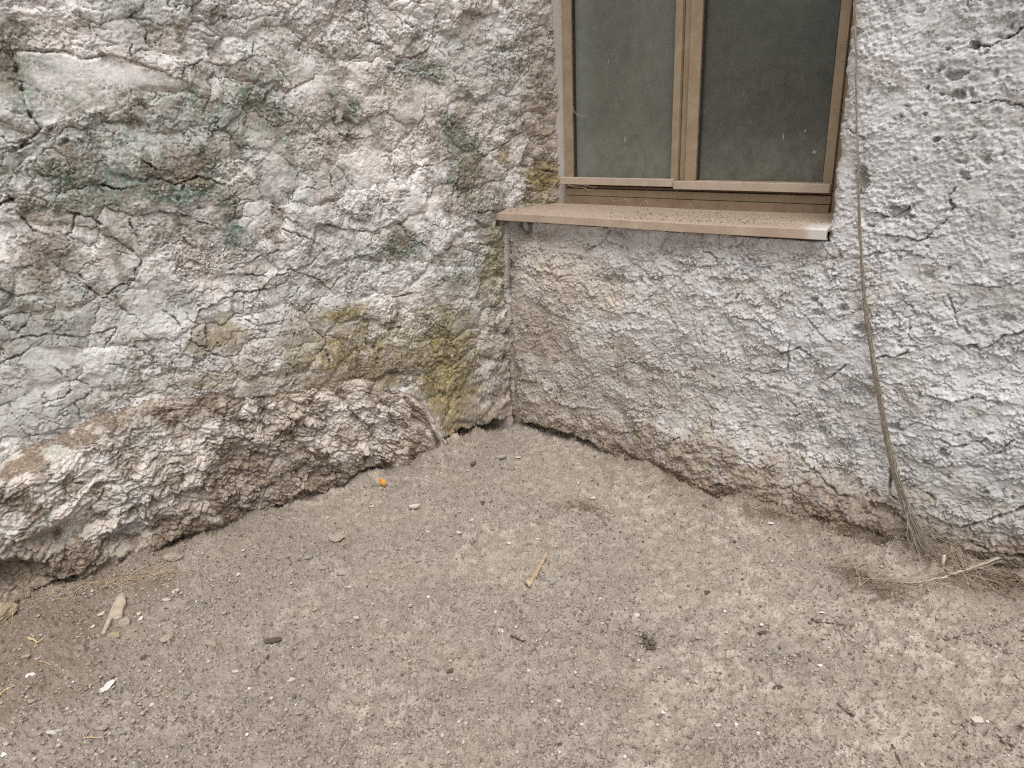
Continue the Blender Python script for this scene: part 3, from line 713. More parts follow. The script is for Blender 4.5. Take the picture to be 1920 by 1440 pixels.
R_HOLES = [(1612, 338, 16, 26, .024), (1690, 400, 22, 14, .03), (1790, 142, 18, 9, .03), (1796, 180, 12, 10, .03), (1828, 86, 9, 9, .04), (1756, 262, 7, 6, .03), (1760, 132, 5, 5, .02), (1737, 165, 4, 4, .02),
    (1776, 92, 4, 4, .02), (1733, 215, 4, 4, .02), (1200, 527, 4, 4, .015), (1085, 485, 5, 4, .02), (1145, 525, 30, 10, .012), (1530, 560, 8, 5, .03), (1535, 585, 12, 6, .025), (1580, 575, 10, 7, .03),
    (1620, 615, 14, 8, .035), (1680, 800, 14, 6, .03), (1540, 810, 8, 10, .025), (1770, 845, 10, 8, .03), (1300, 690, 4, 8, .015), (1200, 690, 3, 12, .01), (1610, 905, 10, 14, .02), (1665, 945, 26, 10, .03),
    (1640, 920, 10, 8, .02), (1500, 840, 20, 8, .02), (1290, 855, 14, 8, .016), (1890, 600, 12, 8, .02), (1850, 300, 10, 8, .02), (1810, 330, 10, 8, .022)]
def build_right_wall():
    ss = spaced((-0.12, 2.22, 0.0033), (2.22, 2.7, 0.006), (2.7, 3.2, 0.015), (3.2, 5.0, 0.1))
    zz = spaced((-0.06, 1.052, 0.0030), (1.052, 1.86, 0.0030), (1.86, 2.3, 0.02), (2.3, 2.9, 0.05))
    S, Z = np.meshgrid(ss.astype(np.float32), zz.astype(np.float32))
    w1, w2 = fbm(S * 6, Z * 6, 3, 301), fbm(S * 6, Z * 6, 3, 302)
    v1, v2 = fbm(S * 28, Z * 28, 3, 303), fbm(S * 28, Z * 28, 3, 304)
    qs, qz = S + .04 * w1 + .008 * v1, Z + .04 * w2 + .008 * v2
    h = .018 * fbm(S * 2.0, Z * 2.0, 2, 311) + .008 * fbm(S * 7, Z * 7, 3, 312)
    # rough cast grain, coarser at the upper right, trowelled smooth in places
    trowel = sstep(.12, .32, fbm(S * 4.5 + Z * 1.5, Z * 5.5, 3, 321))
    ur = sstep(1.3, 1.6, S) * sstep(.8, 1.2, Z)
    grain = (.22 + .65 * ur + .35 * sstep(-.05, .3, fbm(S * 3, Z * 3, 3, 322))) * (1 - .85 * trowel)
    f1, f2, r1, r2, ox, oy = voronoi(S * 66 + .5 * v1, Z * 78 + .5 * v2, 323)
    f3, f4, r3, r4, _, _ = voronoi(S * 34 + .4 * v2, Z * 40 + .4 * v1, 324)
    h += grain * (.0050 * (r1 - .4) * sstep(.5, .12, f1) + .0062 * (r3 - .35) * sstep(.5, .1, f3))
    h += .0040 * grain * fbm(S * 60, Z * 66, 3, 325) + .0017 * fbm(S * 140, Z * 140, 2, 326) * (1 - .5 * trowel)
    fr2 = fbm(S * 75, Z * 85, 3, 327, .65)
    h += (.0009 + .0016 * grain) * fr2 * (1 - .6 * trowel) - .005 * grain * sstep(.25, .5, fbm(S * 55, Z * 62, 3, 328, .6))
    # dragged coats with ragged lower lips
    di = (S * .92 + Z * .38); dj = (Z * .92 - S * .38)
    t1 = fbm(di * 5.5 + .5 * w1, dj * 10 + .5 * w2, 5, 331, .58); t2 = fbm(S * 15 + v1 * .4, Z * 21 + v2 * .4, 5, 332, .6)
    t3 = fbm(S * 34, Z * 46, 4, 333, .6)
    flake = (.0058 * terraces(t1, 2.4, .05) + .0036 * terraces(t2, 2.2, .07) * (1 - .5 * trowel) + .0020 * terraces(t3, 2.2, .16)) * (1 - .35 * ur)
    n1, n2 = fbm(S * 50, Z * 55, 3, 334, .6), fbm(S * 50, Z * 55, 3, 335, .6)
    flake += (lips(S, Z, 6, 336, .6, .012, n1, n2) + lips(S, Z, 11, 337, .6, .012, n1, n2) + lips(S, Z, 20, 338, .6, .009, n1, n2) + lips(S, Z, 36, 339, .55, .0055, n1, n2)) * 1.0 * (1 - .5 * ur) * (1 - .35 * trowel)
    h += flake
    k1, k2, *_ = voronoi((S + .06 * w2 + .018 * v2) * 7.5, (Z + .06 * w1 + .018 * v1) * 8.5, 341)
    gc = sstep(.02, .25, fbm(S * 3.7, Z * 3.7, 3, 342)) * (1 - .5 * ur)
    h -= .012 * gc * np.exp(-((k2 - k1) / .016) ** 2)
    k3, k4, *_ = voronoi((S + .03 * w1 + .02 * v1) * 14, (Z + .03 * w2 + .02 * v2) * 16, 344)
    h -= .009 * sstep(-.02, .2, fbm(S * 4.2, Z * 4.2, 3, 345)) * np.exp(-((k4 - k3) / .03) ** 2) * (1 - .6 * ur)
    p1, _, pr, pr2, *_ = voronoi(qs * 26, qz * 26, 343)
    h -= np.where(pr < .10, .016 * sstep(.24, .08, p1 * (1 + .6 * v1)), 0)
    h = carve(h, S, Z, R_CRACKS, onR, 351, flip=1.0)
    for x, y, rx, ry, dep in R_HOLES:
        c = onR(x, y); a = np.hypot(*(onR(x + rx, y) - c)); b = np.hypot(*(onR(x, y + ry) - c))
        m = (np.abs(S - c[0]) < a * 2.5) & (np.abs(Z - c[1]) < b * 2.5)
        h[m] -= dep * sstep(1.15, .6, np.sqrt(((S[m] - c[0]) / a) ** 2 + ((Z[m] - c[1]) / b) ** 2) + .55 * v1[m] + .5 * fr2[m])
    # scratches
    for a, b in (((1690, 620), (1885, 575)), ((1310, 640), (1347, 590)), ((1850, 615), (1885, 575)), ((1740, 905), (1860, 850)), ((1790, 870), (1760, 830))):
        pa, pb = onR(*a), onR(*b); d, _ = poly_dist(S, Z, [tuple(pa), tuple(pb)])
        h -= .004 * np.exp(-(d / .004) ** 2)
    # thickened, crumbling base
    fl = np.interp(S, [0, .5, .75, 1.0, 1.3, 1.6, 1.85, 2.1, 2.6], [.0, .0, .05, .085, .085, .075, .055, .0, .0])
    edge = np.interp(S, [0, .6, 1.0, 1.5, 1.9, 2.3], [.0, .2, .30, .27, .20, .12]) + .05 * fbm(S * 9, Z * 4, 3, 361)
    fz = sstep(edge * 1.35, 0, Z)
    h += fl * fz + .022 * fz * terraces(fbm(S * 15, Z * 20, 4, 362), 3, .15)
    # open joint under the render beside the corner
    g_top = np.interp(S, [-.1, 0.02, .12, .28, .40, .50, .56], [.05, .045, .04, .045, .04, .02, -.05]) + .012 * fbm(S * 22, S * 0, 3, 363)
    h -= .07 * sstep(.012, 0, Z - g_top)
    h -= .07 * np.exp(-((S - .004) / .010) ** 2) * np.clip(.55 + 1.4 * fbm(Z * 4, Z * 0 + 7.7, 3, 162), .15, 1)
    # arris of the window opening
    up = Z > OPEN_Z
    edge_d = np.clip(S - OPEN_S, 0, 1)
    h -= np.where(up, .022 * np.exp(-edge_d / .012), 0)
    Sx = S + np.where(up, np.exp(-edge_d / .03) * (.010 * fbm(Z * 16, Z * 0, 4, 371) + .004 * fbm(Z * 60, Z * 0, 3, 372)), 0)
    P = C0 + Sx[..., None] * DR + h[..., None] * NR + Z[..., None] * UPZ
    P[..., 2] -= .4 * (flake - flake.mean()) * (Z < 1.0) + .25 * (flake - flake.mean()) * (Z >= 1.0)
    i0 = int(np.argmin(np.abs(ss - OPEN_S))); j0 = int(np.argmin(np.abs(zz - OPEN_Z))); j1 = int(np.argmin(np.abs(zz - OPEN_TOP)))
    keep = np.ones((len(zz) - 1, len(ss) - 1), bool)
    keep[j0:j1, :i0] = False
    tan = sstep(.95, .10, Z + .20 * (S - .6) + .18 * fbm(S * 3, Z * 3, 4, 381)) * .70 + 1.15 * fz + .45 * sstep(.35, .05, Z - .10 * fbm(S * 5, Z * 5, 3, 382)) + blobs(S, Z, [(1200, 690, 60, 40, .5), (1030, 620, 60, 80, .5), (1010, 790, 80, 60, .55), (1330, 700, 60, 40, .4), (1070, 700, 60, 60, .4)], onR, 383)
    dust = np.clip(.72 * tan * (.8 + .8 * fbm(S * 10, Z * 10, 4, 384)), 0, 1)
    brown = np.clip(blobs(S, Z, [(1345, 925, 100, 26, .8), (1560, 965, 60, 20, .8), (1170, 855, 60, 20, .6), (1650, 1000, 90, 24, .7), (1270, 900, 60, 18, .6), (1060, 815, 90, 14, .6), (1460, 970, 80, 20, .7), (1750, 1030, 90, 18, .6), (1612, 345, 10, 20, .45), (1165, 670, 8, 30, .4), (1185, 665, 6, 24, .4), (1145, 525, 26, 8, .5), (965, 480, 12, 70, .6), (1000, 440, 40, 10, .4)], onR, 385)
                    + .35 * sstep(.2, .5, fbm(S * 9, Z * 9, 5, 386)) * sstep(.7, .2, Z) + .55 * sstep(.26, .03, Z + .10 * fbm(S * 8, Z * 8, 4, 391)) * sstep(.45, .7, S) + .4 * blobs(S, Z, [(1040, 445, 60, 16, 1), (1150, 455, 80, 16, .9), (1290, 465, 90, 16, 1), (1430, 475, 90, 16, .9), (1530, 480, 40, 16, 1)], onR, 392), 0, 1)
    cream = np.clip(blobs(S, Z, [(1060, 520, 70, 45, .9), (1135, 555, 40, 30, .8), (1000, 600, 50, 60, .7), (1420, 560, 50, 30, .5), (1010, 480, 40, 40, .5), (1400, 530, 60, 20, .4)], onR, 387) + .25 * sstep(1.3, .4, S), 0, 1)
    cool = np.clip(sstep(.9, 1.9, S) * (.55 + .7 * fbm(S * 4, Z * 4, 3, 388)), 0, 1)
    teal = .16 * sstep(1.5, 2.0, S) * sstep(.1, .5, fbm(S * 5, Z * 5, 4, 389))
    ochre = .25 * sstep(.25, .5, fbm(S * 6, Z * 6, 4, 390))
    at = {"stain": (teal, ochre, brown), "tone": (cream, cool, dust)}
    V = P.reshape(-1, 3); Fc = grid_faces(*S.shape, keep=keep)
    # reveal strips turning into the wall at the right jamb and along the bottom of the opening
    ex_v, ex_f, ex_a = [], [], {k: ([], [], []) for k in at}
    base = len(V)
    def strip(line_idx, step, nrow):
        nonlocal base
        L = P.reshape(-1, 3)[line_idx]
        rows = [L] + [L - NR * (k * .03) + step * k for k in range(1, nrow)]
        ex_v.append(np.concatenate(rows)); n = len(L)
        ex_f.append(grid_faces(nrow, n, flip=False) + base); base += n * nrow
        for k in at:
            for c in range(3): ex_a[k][c].append(np.tile(np.ravel(at[k][c])[line_idx], nrow))
    idx = np.arange(S.size).reshape(S.shape)
    strip(idx[j0:j1 + 1, i0], DR * .004, 9)
    strip(idx[j0, :i0 + 1], UPZ * .0, 9)
    strip(idx[j1, :i0 + 1], UPZ * .0, 9)
    V = np.concatenate([V] + ex_v); Fc = np.concatenate([Fc] + ex_f)
    at = {k: tuple(np.concatenate([np.ravel(at[k][c])] + ex_a[k][c]) for c in range(3)) for k in at}
    V, Fc, at = drop_loose(V, Fc, at)
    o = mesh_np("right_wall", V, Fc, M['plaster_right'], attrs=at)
    tag(o, "rough cast white plaster wall below and right of the window, tan dirt at its base", "wall", kind="thing")
    return o
RIGHT = build_right_wall()

# ================================================================== WINDOW
WD = -0.22                                                    # the frame stands this far behind the wall face
def onW(x, y, off=WD): return onR(x, y, off)
FR = lambda a, z, n: wallR(a, z, n)
W_TOP = OPEN_TOP - 0.004
xL0 = onW(1042, 150)[0]; xL1 = onW(1056, 150)[0]; xLg = onW(1073, 150)[0]
xM0 = onW(1264, 150)[0]; xM1 = onW(1277, 150)[0]; xM2 = onW(1292, 150)[0]; xM3 = onW(1313, 150)[0]
xR0 = onW(1563, 150)[0]; xR1 = onW(1582, 150)[0]; xR2 = OPEN_S + 0.03
zG = onW(1300, 335)[1]; zRb = onW(1300, 351)[1]; zT = onW(1300, 360)[1]; zT2 = onW(1300, 374)[1]; zS = onW(1300, 390)[1]
win = link(bpy.data.objects.new("window", None))
win.location = FR((xL0 + xR1) / 2, zS, WD)
bpy.context.view_layer.update()
tag(win, "bronze aluminium casement window with two dusty panes above the sill", "window", kind="thing")
def wpart(name, mb, mat, parent=win, smooth=False):
    o = mb.build(name, mat, parent, smooth)
    o.matrix_parent_inverse = Matrix.Identity(4)
    root = parent
    while root is not None:
        o.data.transform(Matrix.Translation(-root.location)) if root.type == 'EMPTY' else None
        root = root.parent
    return o
wpart("jamb", MB().box(FR, xL0 - .02, xL1, zS - .02, W_TOP, WD - .07, WD - .004), M['frame_grey'])["label"] = "greyed outer jamb beside the reveal"
wpart("jamb", MB().box(FR, xR1 + .0015, xR2, zS - .02, W_TOP, WD - .07, WD - .008), M['frame'])
wpart("head_rail", MB().box(FR, xL1 + .0015, xR1, W_TOP - .05, W_TOP, WD - .07, WD - .006), M['frame'])
wpart("bottom_rail", MB().box(FR, xL1 + .0015, xR1, zS - .03, zT2 - .0015, WD - .07, WD + .014), M['frame_dark'])
wpart("track", MB().box(FR, xL1 + .0015, xR1, zT2, zT, WD - .07, WD + .004), M['frame'])
wpart("track", MB().box(FR, xL1 + .0015, xR1, zT + .0015, zT + .012, WD - .07, WD - .012), M['frame_dark'])
wpart("mullion", MB().box(FR, xM1 + .003, xM2 - .003, zT + .0135, W_TOP - .052, WD - .07, WD - .010), M['frame'])
def glass_material(name, film, tint, spread):
    k = NT(name)
    n = k.noise(3.0, 4, .6, .6); f = k.noise(240, 3, .7); m = k.noise(24, 4, .65)
    tc = [q for q in k.t.nodes if q.type == 'TEX_COORD'][0]; gx = k.n('ShaderNodeSeparateXYZ'); k.l(tc.outputs['Generated'], gx.inputs[0])
    st = k.n("ShaderNodeMapping"); st.inputs["Scale"].default_value = (1, 1, .16); k.l(k.co, st.inputs["Vector"])
    streak = k.noise(130, 3, .6, co=st.outputs[0])
    c = k.mix(k.ramp(n, .3, .7), tint, tuple(v * spread for v in tint))
    c = k.mix(k.ramp(f, .60, .74, 0, .35), c, (0.28, 0.27, 0.235))
    c = k.mix(k.ramp(streak, .62, .78, 0, .35), c, (0.24, 0.24, 0.20))
    haze = k.math('MULTIPLY', k.ramp(gx.outputs[2], .22, .0), k.ramp(m, .3, .7, .5, 1.0))
    c = k.mix(k.math('MULTIPLY', haze, .55), c, (0.24, 0.225, 0.185))
    side = k.math('MULTIPLY', k.ramp(gx.outputs[0], .30 if film > .83 else .0, .0 if film > .83 else -.1), .45)
    c = k.mix(side, c, (0.25, 0.265, 0.23))
    v = k.vor(34); sp = k.n("ShaderNodeSeparateColor"); k.l(v.outputs["Color"], sp.inputs[0])
    c = k.mix(k.math('MULTIPLY', k.ramp(sp.outputs[0], .86, .9), k.ramp(v.outputs["Distance"], .10, .04)), c, (0.34, 0.33, 0.29))
    d = k.n("ShaderNodeBsdfTransparent"); d.inputs[0].default_value = (0.75, 0.80, 0.74, 1)
    k.done(c, k.ramp(m, .3, .7, .16, .34))
    k.b.inputs["Specular IOR Level"].default_value = 0.5
    mx = k.n("ShaderNodeMixShader"); fac = k.ramp(m, .25, .75, film - .08, film + .08)
    k.l(fac, mx.inputs[0]); k.l(d.outputs[0], mx.inputs[1]); k.l(k.b.outputs[0], mx.inputs[2])
    k.l(mx.outputs[0], k.t.nodes["Material Output"].inputs["Surface"])
    return k.m
M['glass_l'] = glass_material("dusty olive glass", .90, (0.155, 0.160, 0.128), .80)  # left pane: paler olive tone, palest towards its left edge
M['glass_r'] = glass_material("dusty glass", .80, (0.075, 0.077, 0.062), 1.35)
def sash(a0, a1, b0, b1, gmat, lab):
    """stiles a0-b0 and b1-a1 round the glass b0-b1"""
    m = MB()
    zb, zt = zRb + .003, W_TOP - .056
    m.box(FR, a0, b0, zb, zt, WD - .05, WD + .006); m.box(FR, b1, a1, zb, zt, WD - .05, WD + .006)
    m.box(FR, b0 + .0005, b1 - .0005, zb, zG - .006, WD - .05, WD + .002); m.box(FR, b0 + .0005, b1 - .0005, zt - .045, zt, WD - .05, WD + .002)
    o = wpart("sash", m, M['frame']); o["label"] = lab
    wpart("pane", MB().box(FR, b0 + .001, b1 - .001, zG - .005, zt - .046, WD - .030, WD - .022, .0005), gmat, o)
    g = MB()
    for u0, u1 in ((b0 + .0005, b0 + .005), (b1 - .005, b1 - .0005)): g.box(FR, u0, u1, zG - .005, zt - .046, WD - .021, WD - .004, .0005)
    wpart("gasket", g, M['gasket'], o)
    return o
sL = sash(xL1 + .002, xM1, xLg, xM0, M['glass_l'], "left casement with a paler olive grey dusty pane")
sR = sash(xM2, xR1, xM3, xR0, M['glass_r'], "right casement with a darker pane")
wpart("drip_rail", MB().box(FR, xL1 - .006, xM1 - .006, zRb + .002, zG - .001, WD + .0065, WD + .030), M['drip'], sL)
wpart("drip_rail", MB().box(FR, xM1 - .002, xR1 + .002, zRb - .006, zG - .008, WD + .0065, WD + .034), M['drip'], sR)
wpart("latch_block", MB().box(FR, xM1 + .004, xM2 - .006, zT + .013, zRb - .008, WD - .0095, WD + .010), M['drip'])
# dark room behind the panes
rm = MB()
for a0, a1, z0, z1, n0, n1 in ((-.3, 2.0, .9, 2.7, -1.9, -1.85), (-.35, -.3, .9, 2.7, -1.9, -.36), (2.0, 2.05, .9, 2.7, -1.9, -.36), (-.3, 2.0, .85, .9, -1.9, -.36), (-.3, 2.0, 2.7, 2.75, -1.9, -.36)):
    rm.box(FR, a0, a1, z0, z1, n0, n1)
o = rm.build("room_interior", simple("dim room", (0.10, 0.10, 0.085), (0.15, 0.15, 0.13), 3)); tag(o, kind="structure")

# sill: a sloping painted board with a folded front edge
def build_sill():
    PJ = .046; zf0, zf1 = onR(1000, 403, PJ)[1], onR(1550, 432, PJ)[1]; print('SILLZ', zf0, zf1, zS, zT2, zT, zRb, zG)
    dz = .034
    a = np.linspace(-.03, OPEN_S + .006, 60)
    zf = np.interp(a, [onR(1000, 403, PJ)[0], onR(1550, 432, PJ)[0]], [zf0, zf1]) + .0015 * np.sin(a * 5)
    bk = zS - (zf0 + zf1) / 2
    prof = [(WD - .02, bk + .002), (WD + .05, bk * .78), (-.02, .014), (.040, .002), (.0445, .0), (.0460, -.002), (.0465, -dz + .002), (.045, -dz), (.025, -dz), (0.025, -dz + .004), (.037, -dz + .004), (.037, -.008), (WD - .02, bk - .02)]
    V, W = [], []
    for i, s in enumerate(a):
        for n, z in prof:
            V.append(wallR(s, zf[i] + z, n))
            W.append(float(np.clip((s - 1.375 + .012 * math.sin(z * 300)) / .012, 0, 1)) if (n > .038) else 0.0)
    k = len(prof); Fc = []
    for i in range(len(a) - 1):
        for j in range(k):
            j2 = (j + 1) % k
            Fc.append((i * k + j, (i + 1) * k + j, (i + 1) * k + j2, i * k + j2))
    W = np.array(W) * .85
    o = mesh_np("window_sill", V, Fc, M['sill'], attrs={"worn": (W, W, W)}, smooth=False)
    cap = MB(); 
    for i in (0, len(a) - 1):
        b = [V[i * k + j] for j in range(k)]
        n = len(cap.v); cap.v += b; cap.f.append(tuple(range(n, n + k)))
    c = cap.build("end_cap", M['sill'], o)
    tag(o, "long brown painted window sill strewn with dust, whitened at its right end", "sill")
    def top(s, n):
        z0 = float(np.interp(s, [onR(1000, 403, PJ)[0], onR(1550, 432, PJ)[0]], [zf0, zf1]))
        return z0 + float(np.interp(n, [p[0] for p in prof[:4]], [p[1] for p in prof[:4]]))
    return top
SILL = build_sill()

# ------------------------------------------------------------------ crumbs and pebbles
def ico():
    t = (1 + 5 ** .5) / 2
    v = np.array([(-1, t, 0), (1, t, 0), (-1, -t, 0), (1, -t, 0), (0, -1, t), (0, 1, t), (0, -1, -t), (0, 1, -t), (t, 0, -1), (t, 0, 1), (-t, 0, -1), (-t, 0, 1)], float)
    v /= np.linalg.norm(v[0])
    f = np.array([(0, 11, 5), (0, 5, 1), (0, 1, 7), (0, 7, 10), (0, 10, 11), (1, 5, 9), (5, 11, 4), (11, 10, 2), (10, 7, 6), (7, 1, 8), (3, 9, 4), (3, 4, 2), (3, 2, 6), (3, 6, 8), (3, 8, 9), (4, 9, 5), (2, 4, 11), (6, 2, 10), (8, 6, 7), (9, 8, 1)])
    return v, f
IV, IF = ico()
def subdiv(v, f):
    v = [tuple(x) for x in v]; mid = {}; nf = []
    def m(a, b):
        k = (min(a, b), max(a, b))
        if k not in mid:
            p = (np.array(v[a]) + np.array(v[b])) / 2; p /= np.linalg.norm(p); mid[k] = len(v); v.append(tuple(p))
        return mid[k]
    for a, b, c in f:
        x, y, z = m(a, b), m(b, c), m(c, a); nf += [(a, x, z), (b, y, x), (c, z, y), (x, y, z)]
    return np.array(v), np.array(nf)
IV2, IF2 = subdiv(*subdiv(IV, IF))
def stone_verts(seed, flat=.62, angular=.5):
    g = np.random.default_rng(seed)
    v = IV2.copy()
    for _ in range(13):                                          # chop facets
        d = g.normal(size=3); d /= np.linalg.norm(d); c = g.uniform(.5, .85)
        k = v @ d; over = k > c
        v[over] -= np.outer((k[over] - c) * (.5 + angular * .5), d)
    ph = g.uniform(0, 6, (5, 4))
    bumps = sum(np.sin(v @ g.normal(size=3) * (2.5 + 2 * i) + ph[i, 0]) * .10 / (1 + .6 * i) for i in range(5))
    v *= (1 + bumps * .7 + g.normal(0, .035, len(v)))[:, None]
    v *= np.array([g.uniform(.85, 1.2), g.uniform(.7, 1.0), flat])
    return v
M['stone_tan'] = simple("tan clod", (0.30, 0.245, 0.19), (0.40, 0.34, 0.275), 120, .95, .5, .003)
M['stone_grey'] = simple("grey pebble", (0.25, 0.225, 0.195), (0.36, 0.325, 0.285), 120, .95, .4, .003)
M['stone_dark'] = simple("dark clod", (0.085, 0.07, 0.052), (0.15, 0.125, 0.095), 150, .95, .6, .004)
M['stone_ochre'] = simple("yellowish stone", (0.36, 0.285, 0.18), (0.45, 0.37, 0.25), 60, .95, .5, .004)
M['chip_white'] = simple("white plaster chip", (0.56, 0.545, 0.51), (0.66, 0.645, 0.61), 120, .9, .3, .002)
M['chip_pale'] = simple("pale chip", (0.46, 0.41, 0.34), (0.56, 0.51, 0.44), 120, .9, .3, .002)
M['brick_red'] = simple("reddish crumb", (0.26, 0.10, 0.06), (0.34, 0.15, 0.09), 120, .95, .4, .003)
STONE_MESH = {}
def stone_mesh(kind, var):
    key = (kind, var)
    if key not in STONE_MESH:
        flat, ang = {'clod': (.62, .35), 'pebble': (.6, .55), 'chip': (.22, 1.0)}[kind]
        v = stone_verts(1000 + var * 7 + len(kind), flat, ang)
        me = bpy.data.meshes.new(kind)
        me.from_pydata([tuple(p) for p in v], [], [tuple(map(int, q)) for q in IF2])
        me.update(); STONE_MESH[key] = me
    return STONE_MESH[key]
MAT_MESH = {}
def put_stone(name, kind, px, py, wpx, hpx, mat, label, group=None, cat=None, rot=None, sink=.2):
    p = onG(px, py)
    t = np.linalg.norm(p - CO); m = t / F_PX
    rx = wpx * m / 2; depth = abs(pix_ray(px, py)[2])
    ry = max(hpx * m / 2 / (depth * .8 + .3), rx * .5)
    var = random.randrange(6)
    key = (kind, var, mat)
    if key not in MAT_MESH:
        me = stone_mesh(kind, var).copy(); me.materials.append(M[mat]); MAT_MESH[key] = me
    o = bpy.data.objects.new(name, MAT_MESH[key])
    rz = {'clod': .55, 'pebble': .5, 'chip': .16}[kind] * (rx + ry) / .62 / 2 if kind != 'chip' else min(rx, ry) * .5
    o.scale = (rx, ry, rz)
    fl = {'clod': .62, 'pebble': .6, 'chip': .22}[kind]
    o.location = (p[0], p[1], GH(p[0], p[1]) + rz * fl * (1 - 2 * sink) * .9 + (.005 if kind == 'chip' else 0))
    o.rotation_euler = (random.uniform(-.12, .12), random.uniform(-.12, .12), rot if rot is not None else random.uniform(-.5, .5))
    link(o)
    tag(o, label, cat or {'clod': 'clod', 'pebble': 'pebble', 'chip': 'chip'}[kind], group)
    return o
